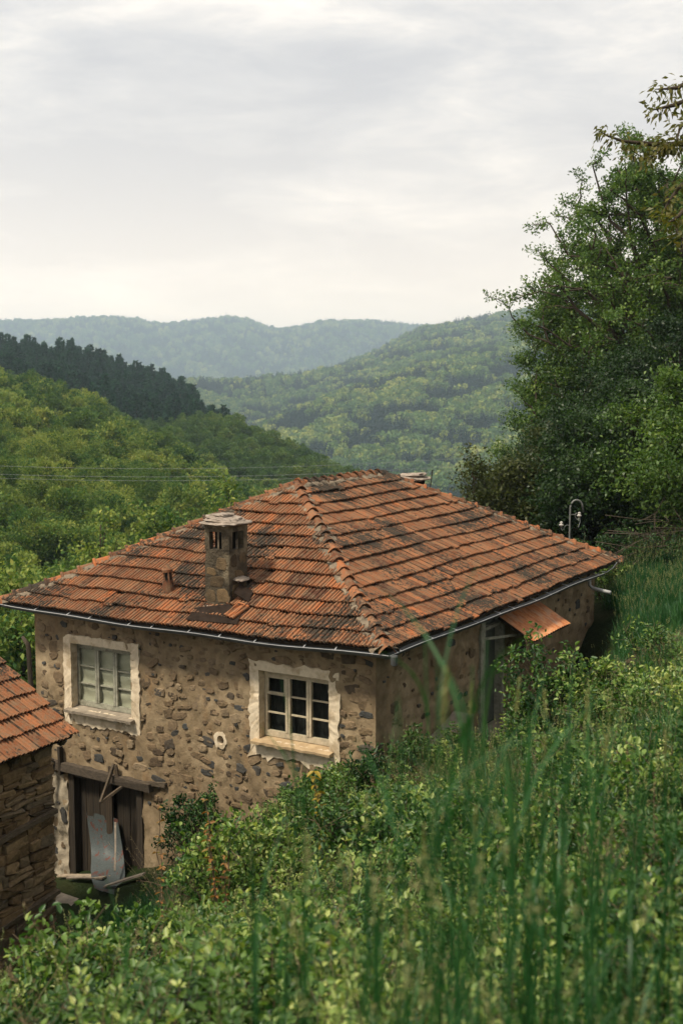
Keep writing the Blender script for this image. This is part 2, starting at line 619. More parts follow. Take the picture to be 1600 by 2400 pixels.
M['lace'] = simple_mat('grey_lace', (.012, .013, .013), (.038, .04, .039), 22, .95, spec=.05, stretch=(3, 3, .3))
G_BEECH = [(0, (.012, .042, .013)), (.28, (.052, .115, .027)), (.58, (.162, .214, .046)), (1, (.32, .32, .082))]
M['beech'] = leaf_mat('beech_leaf', G_BEECH, .3, .6, .22, .12, 40, .5)
M['beech_dark'] = leaf_mat('hornbeam_leaf', [(0, (.016, .046, .013)), (.5, (.068, .125, .028)), (1, (.19, .225, .05))], .3, .6, .35, .15, 26)
M['pine'] = leaf_mat('pine_needles', [(0, (.004, .022, .009)), (.5, (.011, .048, .019)), (1, (.030, .088, .034))], .12, .7, .4, .1)
M['far_leaf'] = leaf_mat('distant_broadleaf', [(0, (.04, .10, .04)), (.5, (.12, .19, .06)), (1, (.42, .42, .11))], .2, .7, .5, .1, 160)
M['far_conifer'] = leaf_mat('distant_conifer', [(0, (.010, .026, .022)), (.5, (.020, .042, .034)), (1, (.045, .065, .042))], .1, .7, .6, .1)
M['maple'] = leaf_mat('field_tree_leaf', [(0, (.022, .056, .012)), (.5, (.066, .126, .022)), (1, (.16, .22, .045))], .36, .45, 0, .35)
M['maple2'] = leaf_mat('thicket_leaf', [(0, (.006, .018, .005)), (.5, (.017, .042, .010)), (1, (.052, .098, .020))], .34, .45, .3, .35)
M['olive'] = leaf_mat('olive_green_leaf', [(0, (.018, .026, .008)), (.5, (.044, .058, .015)), (1, (.105, .110, .030))], .34, .5, .3, .3)
M['cherry'] = leaf_mat('bronze_young_leaf', [(0, (.055, .062, .014)), (.5, (.095, .098, .022)), (1, (.16, .135, .035))], .4, .45, 0, .3)
M['bramble'] = leaf_mat('bramble_leaf', [(0, (.006, .030, .008)), (.36, (.034, .092, .016)), (.58, (.130, .215, .042)), (.88, (.40, .44, .14))], .34, .42, .3, .4)  # pale highlights and deep shadows of the foliage put into the leaf colours
M['weed'] = leaf_mat('weed_leaf', [(0, (.005, .022, .007)), (.45, (.022, .064, .014)), (.85, (.090, .165, .034))], .32, .45, .35, .35)
M['grass'] = leaf_mat('tall_grass', [(0, (.006, .036, .010)), (.5, (.022, .092, .022)), (1, (.085, .185, .050))], .32, .45, .3, .35)
M['grass_pale'] = leaf_mat('pale_grass', [(0, (.040, .085, .022)), (.5, (.115, .165, .048)), (1, (.27, .29, .12))], .35, .5, .35, .3)
M['straw'] = leaf_mat('dry_grass', [(0, (.11, .08, .045)), (.5, (.20, .15, .09)), (1, (.30, .24, .15))], .25, .6, .3, .2)
M['amber'] = leaf_mat('amber_shoot_leaf', [(0, (.20, .14, .012)), (.5, (.29, .205, .02)), (1, (.36, .24, .03))], .35, .45, 0, .3)
M['rusty_leaf'] = leaf_mat('rusty_young_leaf', [(0, (.18, .07, .02)), (.5, (.24, .12, .03)), (1, (.17, .18, .04))], .35, .45, .2, .3)
M['seed'] = leaf_mat('grass_seed_head', [(0, (.13, .16, .06)), (.5, (.24, .25, .11)), (1, (.38, .36, .19))], .3, .6, .3, .2)

# ------------------------------------------------------------------ terrain
# near ground: thin-plate surface through levels read off the place (x, y, z relative to the eye)
GP = np.array([
    (0, 0, -1.62), (0, -8, -.6), (-6, 0, -2.6), (-6, -10, -1.8), (6, 0, -1.2), (6, -10, -.4), (14, 0, -.4), (-16, 0, -6.0),
    (-1.5, 5, -3.2), (0, 5, -3.05), (1.5, 5, -2.75), (-3, 10, -6.0), (0, 12, -5.15), (-1.3, 8, -4.5), (1.5, 8, -3.75),
    (2.9, 10, -3.35), (5, 10, -2.7), (10, 10, -1.2), (3.4, 14.5, -4.7), (3.1, 17, -5.6), (6, 16, -3.7), (10, 18, -2.6),
    (.5, 18.3, -6.35), (-1.4, 18.9, -7.3), (-2.6, 19.4, -8.3), (-4.2, 20, -9.15), (-5.4, 21.6, -9.5), (-4.2, 16, -8.6), (-3.2, 13.5, -7.5), (-7, 12, -8.0), (-9, 18, -10.2),
    (2.2, 20.4, -6.45), (4.2, 22.7, -6.55), (5.6, 26.0, -6.3), (5.6, 21.6, -4.75), (6.6, 24.4, -4.65), (7.6, 28, -4.75),
    (9, 22, -4.3), (9, 27, -4.6), (13, 26, -4.0), (20, 28, -2.6), (10, 33, -4.7), (16, 36, -3.6), (8, 31, -4.8),
    (-7.5, 24.5, -10.3), (-6, 33, -10.5), (0, 36, -8.5), (6, 34, -5.0), (-14, 30, -13), (-16, 44, -15.5), (-5, 46, -13.5), (6, 46, -8), (16, 48, -4), (30, 48, -1), (-30, 30, -14), (-30, 48, -15), (30, 10, 2), (-30, 5, -9),
])


def tps_fit(P):
    n = len(P)
    d = np.hypot(P[:, None, 0] - P[None, :, 0], P[:, None, 1] - P[None, :, 1])
    K = d ** 2 * np.log(d + 1e-9) + np.eye(n) * .4
    Q = np.c_[np.ones(n), P[:, :2]]
    A = np.block([[K, Q], [Q.T, np.zeros((3, 3))]])
    return np.linalg.solve(A, np.r_[P[:, 2], 0, 0, 0])


TPS_W = tps_fit(GP)


def near_h(x, y):
    x, y = np.asarray(x, float), np.asarray(y, float)
    sh = x.shape
    x, y = x.ravel(), y.ravel()
    d = np.hypot(x[:, None] - GP[None, :, 0], y[:, None] - GP[None, :, 1])
    z = (d ** 2 * np.log(d + 1e-9)) @ TPS_W[:-3] + TPS_W[-3] + TPS_W[-2] * x + TPS_W[-1] * y
    p = np.c_[x, y]
    z += .06 * smooth_noise(p, 2.2, 3) + .03 * smooth_noise(p, .7, 4)
    return z.reshape(sh)


def py2z(px, py, depth):
    return at(px, py, depth)[2] if np.isscalar(depth) else None


# far land: for bearings (given as px) lists of distance, height - heights either metres or the tree-top line seen
Zm = lambda z: ('z', z)
FAR = {
    -800: [(45, Zm(-13)), (75, Zm(-13)), (110, 930, 9), (160, 800, 9), (230, 740, 9), (300, 700, 9), (400, 640, 16), (520, 600, 16), (700, 760, 9), (1300, 800, 9), (2200, 800, 9)],
    -300: [(45, Zm(-15)), (75, Zm(-16)), (110, 990, 9), (160, 885, 9), (230, 800, 9), (300, 780, 9), (400, 745, 16), (520, 728, 16), (700, 850, 9), (1300, 900, 9), (2200, 850, 9)],
    0: [(45, Zm(-15.5)), (75, Zm(-18)), (110, 1050, 9), (160, 940, 9), (225, 850, 9), (290, 868, 9), (340, 890, 9), (400, 850, 16), (500, 792, 16), (620, 850, 9), (900, 1000, 9), (1500, 950, 9), (2200, 850, 9)],
    180: [(45, Zm(-15)), (75, Zm(-19)), (110, 1080, 9), (160, 985, 9), (215, 903, 9), (280, 925, 9), (340, 940, 9), (400, 890, 16), (500, 808, 16), (620, 880, 9), (900, 1050, 9), (1500, 950, 9), (2200, 880, 9)],
    350: [(45, Zm(-14)), (75, Zm(-20)), (110, 1135, 9), (150, 1062, 9), (195, 993, 9), (250, 1015, 9), (310, 1005, 9), (345, 988, 9), (400, 950, 16), (460, 900, 16), (520, 858, 16), (640, 930, 9), (900, 1100, 9), (1500, 960, 9), (2200, 880, 9)],
    450: [(45, Zm(-13.5)), (75, Zm(-21)), (110, 1165, 9), (150, 1103, 9), (180, 1050, 9), (250, 1065, 9), (320, 990, 9), (345, 972, 9), (400, 960, 16), (470, 912, 16), (540, 912, 16), (700, 1030, 9), (1100, 1060, 9), (1500, 950, 9), (1800, 885, 9), (2200, 900, 9)],
    525: [(45, Zm(-13)), (75, Zm(-22)), (110, 1195, 9), (150, 1140, 9), (170, 1110, 9), (250, 1110, 9), (320, 990, 9), (345, 966, 9), (400, 985, 14), (450, 972, 14), (600, 1090, 9), (1000, 1080, 9), (1250, 1020, 9), (1450, 1020, 9), (1800, 884, 9), (2300, 920, 9)],
    700: [(45, Zm(-12)), (75, Zm(-22)), (110, 1240, 9), (150, 1190, 9), (250, 1150, 9), (320, 1044, 9), (345, 1046, 9), (420, 1110, 9), (600, 1250, 9), (900, 1120, 9), (1250, 953, 9), (1450, 965, 9), (1800, 876, 9), (2300, 910, 9)],
    840: [(45, Zm(-11)), (75, Zm(-22)), (110, 1280, 9), (250, 1210, 9), (310, 1106, 9), (345, 1115, 9), (420, 1190, 9), (600, 1260, 9), (900, 1110, 9), (1300, 898, 9), (1500, 905, 9), (1900, 858, 9), (2300, 836, 9), (2800, 900, 9)],
    1000: [(45, Zm(-9)), (75, Zm(-18)), (110, Zm(-24)), (250, Zm(-35)), (400, Zm(-55)), (600, 1250, 9), (900, 1090, 9), (1350, 845, 9), (1550, 850, 9), (2300, 765, 9), (2800, 830, 9)],
    1200: [(45, Zm(-6)), (75, Zm(-14)), (110, Zm(-20)), (250, Zm(-35)), (400, Zm(-55)), (600, 1240, 9), (900, 1060, 9), (1350, 803, 9), (1550, 812, 9), (2300, 737, 9), (2800, 800, 9)],
    1600: [(45, Zm(-3)), (75, Zm(-6)), (110, Zm(-12)), (250, Zm(-30)), (400, Zm(-50)), (600, 1200, 9), (900, 1000, 9), (1350, 740, 9), (1550, 745, 9), (2300, 700, 9), (2800, 760, 9)],
    2400: [(45, Zm(0)), (75, Zm(0)), (110, Zm(-2)), (250, Zm(-10)), (400, Zm(-20)), (600, 1100, 9), (900, 900, 9), (1350, 640, 9), (1550, 645, 9), (2300, 600, 9), (2800, 660, 9)],
}
D_CREST = np.array([(-800, 775), (-100, 762), (0, 757), (120, 755), (250, 747), (320, 752), (380, 763), (440, 757), (500, 751), (533, 747), (580, 752), (650, 776), (700, 768), (760, 756), (870, 757), (980, 767), (1200, 780), (1600, 770), (2400, 760)], float)
PXK = np.array(sorted(FAR), float)
LD = np.linspace(math.log(40), math.log(7000), 260)
FT = np.zeros((len(PXK), len(LD)))
for i_, k_ in enumerate(sorted(FAR)):
    ds, zs = [], []
    for e in FAR[k_]:
        ds.append(e[0])
        zs.append(e[1][1] if isinstance(e[1], tuple) else at(k_, e[1], e[0])[2] - e[2])
    ds += [3500]
    zs += [at(k_, 945, 3500)[2]]
    FT[i_] = np.interp(LD, np.log(ds), zs)
# soften along distance
ker = np.array([1, 2, 3, 2, 1.]); ker /= ker.sum()
FTs = np.stack([np.convolve(np.pad(r, 2, 'edge'), ker, 'valid') for r in FT])
FINE_PX = np.linspace(-800, 2400, 321)


def cubic_cols(tab):
    """Catmull-Rom like smooth interpolation over bearings"""
    out = np.empty((len(FINE_PX), tab.shape[1]))
    m = np.gradient(tab, PXK, axis=0)
    j = np.clip(np.searchsorted(PXK, FINE_PX) - 1, 0, len(PXK) - 2)
    h = PXK[j + 1] - PXK[j]
    t = ((FINE_PX - PXK[j]) / h)[:, None]
    h = h[:, None]
    out = (2 * t**3 - 3 * t**2 + 1) * tab[j] + (t**3 - 2 * t**2 + t) * h * m[j] * .6 + (-2 * t**3 + 3 * t**2) * tab[j + 1] + (t**3 - t**2) * h * m[j + 1] * .6
    return out


FTF = cubic_cols(FTs)


def far_h(x, y):
    x, y = np.asarray(x, float), np.maximum(np.asarray(y, float), 30)
    px = np.clip(800 + F_PX * x / y, -799, 2399)
    depth = np.clip(y, 41, 6900)
    a = (px + 800) / 10.0
    i = np.clip(a.astype(int), 0, len(FINE_PX) - 2); ta = a - i
    b = (np.log(depth) - LD[0]) / (LD[1] - LD[0])
    j = np.clip(b.astype(int), 0, len(LD) - 2); tb = b - j
    z = (FTF[i, j] * (1 - ta) + FTF[i + 1, j] * ta) * (1 - tb) + (FTF[i, j + 1] * (1 - ta) + FTF[i + 1, j + 1] * ta) * tb
    # the furthest range
    crest = np.interp(px, D_CREST[:, 0], D_CREST[:, 1])
    zc = 4700 * ((1200 - crest) / F_PX * math.cos(PITCH) - math.sin(PITCH)) / (math.cos(PITCH) + (1200 - crest) / F_PX * math.sin(PITCH)) - 8
    zv = -150.
    t = np.clip((depth - 3300) / 1400, 0, 1); t = t * t * (3 - 2 * t)
    t2 = np.clip((depth - 4700) / 1800, 0, 1)
    zd = zv + (zc - zv) * t - t2 * 90
    w = np.clip((depth - 2900) / 500, 0, 1)
    z = z * (1 - w) + zd * w
    amp = np.clip((depth - 60) / 2500, 0, 1)
    p = np.stack([x, y], -1)
    z = z + amp * (14 * smooth_noise(p, 520, 21) + 7 * smooth_noise(p, 190, 22)) * np.where(depth < 2900, .45, np.clip(np.abs(depth - 4700) / 500, .0, 1.5))
    return z


def H(x, y):
    x, y = np.asarray(x, float), np.asarray(y, float)
    t = np.clip((y - 34) / 18, 0, 1); t = t * t * (3 - 2 * t)
    zn = near_h(x, np.minimum(y, 54))
    zf = far_h(x, y)
    return zn * (1 - t) + zf * t


def hz(x, y):
    return float(H(np.array([x]), np.array([y]))[0])


def grid_mesh(name, X, Y, mat, kind='structure'):
    nr, nc = X.shape
    Z = H(X, Y)
    v = np.stack([X, Y, Z], -1).reshape(-1, 3)
    i = np.arange(nr * nc).reshape(nr, nc)
    f = np.stack([i[:-1, :-1], i[:-1, 1:], i[1:, 1:], i[1:, :-1]], -1).reshape(-1, 4)
    me = np_mesh(name, v, f, mat, smooth=True)
    return link(name, me, kind=kind)


xs = np.concatenate([np.linspace(-62, -14, 25)[:-1], np.linspace(-14, 16, 151), np.linspace(16, 62, 24)[1:]])
ys = np.concatenate([np.linspace(-40, -6, 18)[:-1], np.linspace(-6, 40, 231), np.linspace(40, 58, 12)[1:]])
Xg, Yg = np.meshgrid(xs, ys)
grid_mesh('ground', Xg, Yg, M['ground'])


def fan(name, d0, d1, n, mat, p0=-800, p1=2400, m=260):
    d = np.exp(np.linspace(math.log(d0), math.log(d1), n))
    p = np.linspace(p0, p1, m)
    D, P = np.meshgrid(d, p, indexing='ij')
    return grid_mesh(name, D * (P - 800) / F_PX, D, mat)


fan('hillside', 58, 700, 90, M['floor_near'])
fan('wooded_hills', 700, 3000, 90, M['floor_far'])
fan('mountain_ridge', 3000, 6800, 70, M['floor_far'])

# ------------------------------------------------------------------ the stone house
rd = at(880, 1815, 19)
house = thing('stone_house', 'old stone house with wide hipped roof of lichened red tiles', 'house', (WC[0], WC[1], -6.4))
N3 = lambda a: np.asarray(a, float)


def roof_sag(P):
    q = P - NE
    a, b = q @ uL, q @ uR
    e1 = np.exp(-np.clip(b, 0, 99) / 1.6)
    return -.085 * np.sin(np.pi * np.clip(a / HW, 0, 1)) * e1 + .012 * np.sin(a * 2.1 + b * .9) + .010 * np.sin(b * 1.7 - a * 1.1) - .02 * np.sin(np.pi * np.clip(b / HL, 0, 1)) * np.exp(-np.clip(a, 0, 99) / 1.6)


class Face:
    """a roof plane: origin at an eaves corner, u along eaves, v up the slope, n outwards"""
    def __init__(s, o, u, inward, run, length, in0, in1):
        s.o, s.u, s.len, s.in0, s.in1 = o, u, length, in0, in1
        s.S = math.hypot(run, HH)
        s.v = (inward * run + uz * HH) / s.S
        n = np.cross(s.u, s.v)
        s.n = n if n[2] > 0 else -n

    def P(s, a, b, w=0.):
        p = s.o + s.u * a + s.v * b + s.n * w
        return p + uz * roof_sag(p)

    def span(s, b):
        t = b / s.S
        return s.in0 * t, s.len - s.in1 * t


f_front = Face(NE, uL, uR, HA, HW, HW / 2, HW / 2)
f_door = Face(NE, uR, uL, HW / 2, HL, HA, HB)
f_back = Face(NE + uR * HL, uL, -uR, HB, HW, HW / 2, HW / 2)
f_left = Face(NE + uL * HW, uR, -uL, HW / 2, HL, HA, HB)
FACES = [f_front, f_door, f_back, f_left]
R1 = NE + uL * HW / 2 + uR * HA + uz * HH
R2 = NE + uL * HW / 2 + uR * (HL - HB) + uz * HH
CORN = [NE, NE + uR * HL, NE + uR * HL + uL * HW, NE + uL * HW]

rb = MB()
for fc in FACES:                                          # boarded deck, top and underside
    nb = 8
    for w, flip in ((-.035, 0), (-.11, 1)):
        rows = []
        for k in range(nb + 1):
            b = fc.S * k / nb
            a0, a1 = fc.span(b)
            rows.append([fc.P(a0 + (a1 - a0) * j / 10, b, w) for j in range(11)])
        vs_ = [p for r in rows for p in r]
        fs_ = [(k * 11 + j, k * 11 + j + 1, (k + 1) * 11 + j + 1, (k + 1) * 11 + j) for k in range(nb) for j in range(10)]
        rb.add(vs_, fs_)
    ed = [fc.P(fc.len * j / 10, 0, w) for w in (-.035, -.11) for j in range(11)]
    rb.add(ed, [(j, j + 1, 12 + j, 11 + j) for j in range(10)])
rb.tint = .4
roof = rb.build('roof', M['wood'], house)
for fc, n_r in ((f_front, 13), (f_door, 18)):             # rafter tails under the eaves
    for k in range(n_r):
        a = .45 + (fc.len - .9) * k / (n_r - 1)
        p, q = fc.P(a, .03, -.16), fc.P(a, .62, -.16)
        MB().bar(p, q, .07, .09).build('rafter', M['wood'], roof)

# tiles
TW, TE, TL = .209, None, .41
PROF = [(-.104, -.002), (-.092, .024), (-.060, .026), (-.046, -.002), (-.030, -.002), (-.014, .025), (.022, .025), (.036, -.002), (.052, -.002), (.066, .022), (.094, .020), (.104, .004)]
GROOVE = [1, 0, 0, 1, 0, 0, 0, 1, 0, 0, 1]


def tile_geo(r):
    """one interlocking tile: x across, y up the slope, z out; lower end at y=0"""
    vs_, fs_ = [], []
    n = len(PROF)
    lo, hi = .064 + r.normal(0, .004), .010
    for y, z0 in ((0, lo), (TL, hi)):
        for x, z in PROF:
            vs_.append((x, y + r.normal(0, .002), z0 + z))
    for x, z in PROF:
        vs_.append((x, .004, lo + z - .030))
    for j in range(n - 1):
        fs_.append((j, j + 1, n + j + 1, n + j))
        fs_.append((2 * n + j, 2 * n + j + 1, j + 1, j))
    vs_ += [(-.104, TL, hi - .02), (.104, TL, hi - .02)]
    fs_.append((2 * n, 0, n, 3 * n))
    fs_.append((n - 1, 3 * n - 1, 3 * n + 1, 2 * n - 1))
    return np.array(vs_), fs_


def groove_attr(me, arr=None):
    # faces that form the water channels, coloured darker in patches
    a = me.attributes.new('groove', 'FLOAT', 'FACE')
    a.data.foreach_set('value', np.asarray(arr, np.float32))


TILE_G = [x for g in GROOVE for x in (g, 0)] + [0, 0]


def mk_tile_me(r, tint):
    v, f = tile_geo(r)
    b = MB(); b.tint = tint; b.add(v, f)
    me = b.mesh('roof_tile', M['tile'])
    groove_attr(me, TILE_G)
    return me


TILE_ME = [mk_tile_me(RNG, t) for t in np.linspace(.02, .98, 20)]


def tile_matrix(fc, a, b, w=0., rot=0., tilt=0.):
    o = fc.P(a, b, w)
    m = Matrix(((fc.u[0], fc.v[0], fc.n[0], o[0]), (fc.u[1], fc.v[1], fc.n[1], o[1]), (fc.u[2], fc.v[2], fc.n[2], o[2]), (0, 0, 0, 1)))
    if np.dot(np.cross(fc.u, fc.v), fc.n) < 0:
        m = m @ Matrix.Diagonal((-1, 1, 1, 1))
        m.col[0] = (*(-fc.u), 0)
        m = Matrix(((-fc.u[0], fc.v[0], fc.n[0], o[0]), (-fc.u[1], fc.v[1], fc.n[1], o[1]), (-fc.u[2], fc.v[2], fc.n[2], o[2]), (0, 0, 0, 1)))
    return m @ Matrix.Rotation(rot, 4, 'Z') @ Matrix.Rotation(tilt, 4, 'X')


CHIM_A, CHIM_B = 3.48, .62                               # near lower corner of the chimney on the front plane
N_ROW = 13
cells = []
for fi, fc in enumerate(FACES):
    ex = (fc.S + .02) / N_ROW
    for k in range(N_ROW):
        b = k * ex - .05
        a0, a1 = fc.span(max(b, 0) + .14)
        off = .5 * TW if k % 2 else .0
        j0, j1 = int((a0 - off) / TW) - 1, int((a1 - off) / TW) + 2
        for j in range(j0, j1):
            a = off + (j + .5) * TW
            s0, s1 = fc.span(max(b, 0)), fc.span(b + TL)
            if a < s0[0] - .06 or a > s0[1] + .06: continue
            if fi == 0 and CHIM_A + .04 < a < CHIM_A + .50 and CHIM_B - .25 < b < CHIM_B + .62: continue
            clip = (a - .11 < s1[0]) or (a + .11 > s1[1])
            p = fc.P(a, b + .17)
            c = max(0, float(np.dot(fc.n, -p / np.linalg.norm(p))))
            cells.append((c / (p @ p), fi, a, b, clip))
cells.sort(key=lambda t: -t[0])
mass = MB(); mass_g = []


def bisect_tile(v, f, fc, mtx):
    bm = bmesh.new()
    for p in v: bm.verts.new(p)
    bm.verts.ensure_lookup_table()
    for q, g_ in zip(f, TILE_G): bm.faces.new([bm.verts[i] for i in q]).material_index = g_
    bm.transform(mtx)
    for side in (0, 1):
        base = fc.o if side == 0 else fc.o + fc.u * fc.len
        top = fc.o + fc.u * (fc.in0 if side == 0 else fc.len - fc.in1) + fc.v * fc.S
        d = top - base
        pn = np.cross(d, fc.n) * (1 if side == 0 else -1)
        if np.dot(pn, (fc.o + fc.u * fc.len / 2 + fc.v * fc.S * .2) - base) > 0: pn = -pn
        bmesh.ops.bisect_plane(bm, geom=bm.verts[:] + bm.edges[:] + bm.faces[:], plane_co=Vector(base + uz * 0), plane_no=Vector(pn), clear_outer=True)
    bm.verts.index_update()
    vv = [tuple(x.co) for x in bm.verts]
    ff = [tuple(x.index for x in q.verts) for q in bm.faces]
    gg = [q.material_index for q in bm.faces]
    bm.free()
    return vv, ff, gg


n_tile = 0
for w_, fi, a, b, clip in cells:
    fc = FACES[fi]
    slip = RNG.random()
    db = -RNG.uniform(.02, .07) if slip < .055 else RNG.normal(0, .006)
    mtx = tile_matrix(fc, a + RNG.normal(0, .004), b + db, RNG.normal(0, .004), RNG.normal(0, .016), RNG.normal(0, .008))
    ti = int(np.clip(RNG.normal(.5, .27), 0, .999) * 20)
    own = n_tile < 300
    if clip:
        v, f = tile_geo(RNG)
        v, f, gg = bisect_tile(v, f, fc, mtx)
        if not f: continue
        if own:
            bb = MB(); bb.tint = ti / 20; bb.add(v, f)
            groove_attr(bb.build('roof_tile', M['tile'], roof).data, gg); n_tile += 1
        else:
            mass.tint = ti / 20; mass.add(v, f); mass_g += gg
    elif own:
        o = link('roof_tile', TILE_ME[ti], None, roof)
        o.matrix_basis = mtx; n_tile += 1
    else:
        v, f = tile_geo(RNG)
        mass.tint = ti / 20
        mm = np.array(mtx)
        mass.add(v @ mm[:3, :3].T + mm[:3, 3], f); mass_g += TILE_G
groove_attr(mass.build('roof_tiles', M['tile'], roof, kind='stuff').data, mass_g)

# ridge and hip caps on a bed of mortar
CAPV = []


def cap_geo(r, L=.40):
    v, f = [], []
    for y, sc, z0 in ((0, 1.16, .028), (.05, 1.16, .028), (.06, 1.0, .012), (L, .86, -.012)):
        for x, z in ((-.125, -.075), (-.095, -.012), (-.045, .045), (0, .062), (.045, .045), (.095, -.012), (.125, -.075)):
            v.append((x * sc + r.normal(0, .003), y, z * sc + z0 + r.normal(0, .003)))
    for i in range(3):
        for j in range(6):
            f.append((i * 7 + j, i * 7 + j + 1, (i + 1) * 7 + j + 1, (i + 1) * 7 + j))
    b = len(v)
    for x, z in ((-.105, -.075), (-.078, -.022), (-.035, .024), (0, .038), (.035, .024), (.078, -.022), (.105, -.075)):
        v.append((x * 1.16, .012, z + .028))
    for j in range(6):
        f.append((b + j, b + j + 1, j + 1, j))
    return v, f


CAP_ME = []
for t in np.linspace(.1, 1, 10):
    b_ = MB(); b_.tint = t; b_.add(*cap_geo(RNG)); CAP_ME.append(b_.mesh('ridge_tile', M['tile_clean']))


def lay_caps(p0, p1, nrm, first=.12):
    d = p1 - p0
    L = np.linalg.norm(d); d = d / L
    x = np.cross(d, nrm); x /= np.linalg.norm(x)
    z = np.cross(x, d)
    if z[2] < 0: z, x = -z, -x
    n = int((L + .1) / .335)
    for k in range(n):
        s = k * .335 - first
        o = p0 + d * s
        o = o + uz * (roof_sag(o) + .045) + RNG.normal(0, .006, 3)
        m = Matrix(((x[0], d[0], z[0], o[0]), (x[1], d[1], z[1], o[1]), (x[2], d[2], z[2], o[2]), (0, 0, 0, 1)))
        ob = link('ridge_tile', random.choice(CAP_ME), None, roof)
        ob.matrix_basis = m @ Matrix.Rotation(RNG.normal(0, .03), 4, 'Z') @ Matrix.Rotation(RNG.normal(0, .03), 4, 'Y')
    # mortar bed
    b = MB()
    m_ = int(L / .09)
    rows = []
    for k in range(m_ + 1):
        c = p0 + d * (L * k / m_)
        c = c + uz * roof_sag(c)
        rr = []
        for xx, zz in ((-.21, -.085), (-.175, -.015), (-.10, .03), (0, .065), (.10, .03), (.175, -.015), (.21, -.085)):
            rr.append(c + x * (xx * (1 + RNG.normal(0, .17))) + z * (zz + RNG.normal(0, .012)))
        rows += rr
    fs_ = [(k * 7 + j, k * 7 + j + 1, (k + 1) * 7 + j + 1, (k + 1) * 7 + j) for k in range(m_) for j in range(6)]
    b.add(rows, fs_).build('mortar_bed', M['mortar'], roof)


lay_caps(CORN[0], R1, f_front.n + f_door.n)
lay_caps(CORN[3], R1, f_front.n + f_left.n)
lay_caps(CORN[1], R2, f_back.n + f_door.n)
lay_caps(CORN[2], R2, f_back.n + f_left.n)
lay_caps(R1, R2, uz, .0)

# walls -----------------------------------------------------------
W_S, W_Q = HW - .84, HL - .84
WTOP = NE[2] + .12


def wall_grid(name, P, s0, s1, z0, z1, holes, step=.06, seed=0, mat=None, amp=.026):
    ss = np.unique(np.round(np.concatenate([np.arange(s0, s1, step), [s1]] + [[h[0], h[1]] for h in holes]), 3))
    zz = np.unique(np.round(np.concatenate([np.arange(z0, z1, step), [z1]] + [[h[2], h[3]] for h in holes]), 3))
    vs_, fs_ = [], []
    for z in zz:
        for s in ss:
            d = amp * float(smooth_noise(np.array([s, z]), .55, seed)) + amp * .5 * float(smooth_noise(np.array([s, z]), .2, seed + 1))
            d *= min(1.0, max(0.0, (s - s0) / .12)) * min(1.0, max(0.0, (s1 - s) / .12))
            edge = any(abs(s - h[0]) < .01 or abs(s - h[1]) < .01 for h in holes)
            vs_.append(P(s, z, d))
    n = len(ss)
    for i in range(len(zz) - 1):
        for j in range(n - 1):
            cs, cz = (ss[j] + ss[j + 1]) / 2, (zz[i] + zz[i + 1]) / 2
            if any(h[0] < cs < h[1] and h[2] < cz < h[3] for h in holes): continue
            fs_.append((i * n + j, i * n + j + 1, (i + 1) * n + j + 1, (i + 1) * n + j))
    b = MB(); b.add(vs_, fs_)
    return b.build(name, mat or M['plaster'], house, smooth=True)


W1 = (5.26, 6.78, -6.13, -4.84)
W2 = (.89, 2.33, -6.06, -4.83)
CD = (5.06, 6.93, -9.5, -7.42)
VH = (3.10, 3.25, -6.31, -6.13)
DR = (4.15, 5.25, -6.68, -4.42)
wall_front = wall_grid('wall', fr, 0, W_S, -10.4, WTOP, [W1, W2, CD, VH], seed=31)
wall_door = wall_grid('wall', sd, 0, W_Q, -8.2, WTOP, [DR], seed=41)
bk = lambda s, z, d=0.: fr(s, z, -(W_Q) - d)
lf = lambda q, z, d=0.: np.array([*(WC + uL * W_S + uR * q + uL * d)[:2], z])
wall_back = wall_grid('wall', bk, 0, W_S, -10.4, WTOP, [], .3, 51)
wall_left = wall_grid('wall', lf, 0, W_Q, -10.6, WTOP, [], .3, 61)

# stones that show through the plaster
STONE_N = 16


def stone_geo(r, n=11, ex=3.2, inset=.80):
    """unit stone in x,z with y outwards: ring at the wall, ring proud, worn face"""
    v, f = [], []
    ang = np.sort((np.arange(n) + r.uniform(-.32, .32, n)) / n * 2 * math.pi)
    rad = (r.uniform(.62, 1.15, n) * .55 + .45 * r.uniform(.75, 1.1)) * .5
    # squarish outline
    cx = np.sign(np.cos(ang)) * np.abs(np.cos(ang)) ** (2 / ex) * rad * 1.1
    cz = np.sign(np.sin(ang)) * np.abs(np.sin(ang)) ** (2 / ex) * rad * 1.1
    for sc, y in ((1.0, -1.0), (.97, .35), (inset, .85)):
        for k in range(n):
            v.append((cx[k] * sc, y + (r.normal(0, .16) if y > 0 else 0), cz[k] * sc))
    v.append((r.normal(0, .08), 1.0, r.normal(0, .08)))
    for i in range(2):
        for k in range(n):
            f.append((i * n + k, i * n + (k + 1) % n, (i + 1) * n + (k + 1) % n, (i + 1) * n + k))
    for k in range(n):
        f.append((2 * n + k, 2 * n + (k + 1) % n, 3 * n))
    return v, f


def stone_set(mat, n=STONE_N, k=10, ex=3.4, inset=.82):
    out = []
    for i in range(n):
        b = MB(); b.tint = i / n; b.add(*stone_geo(RNG, k, ex, inset))
        out.append(b.mesh('stone', mat))
    return out


ST_DARK = stone_set(M['wall_stone'], 22)
ST_RUB = stone_set(M['rubble'], 22, 8, 6.0, .90)
ST_TAN = stone_set(M['tan_stone'], 16)
ST_CHIM = stone_set(M['chimney_stone'], 10)


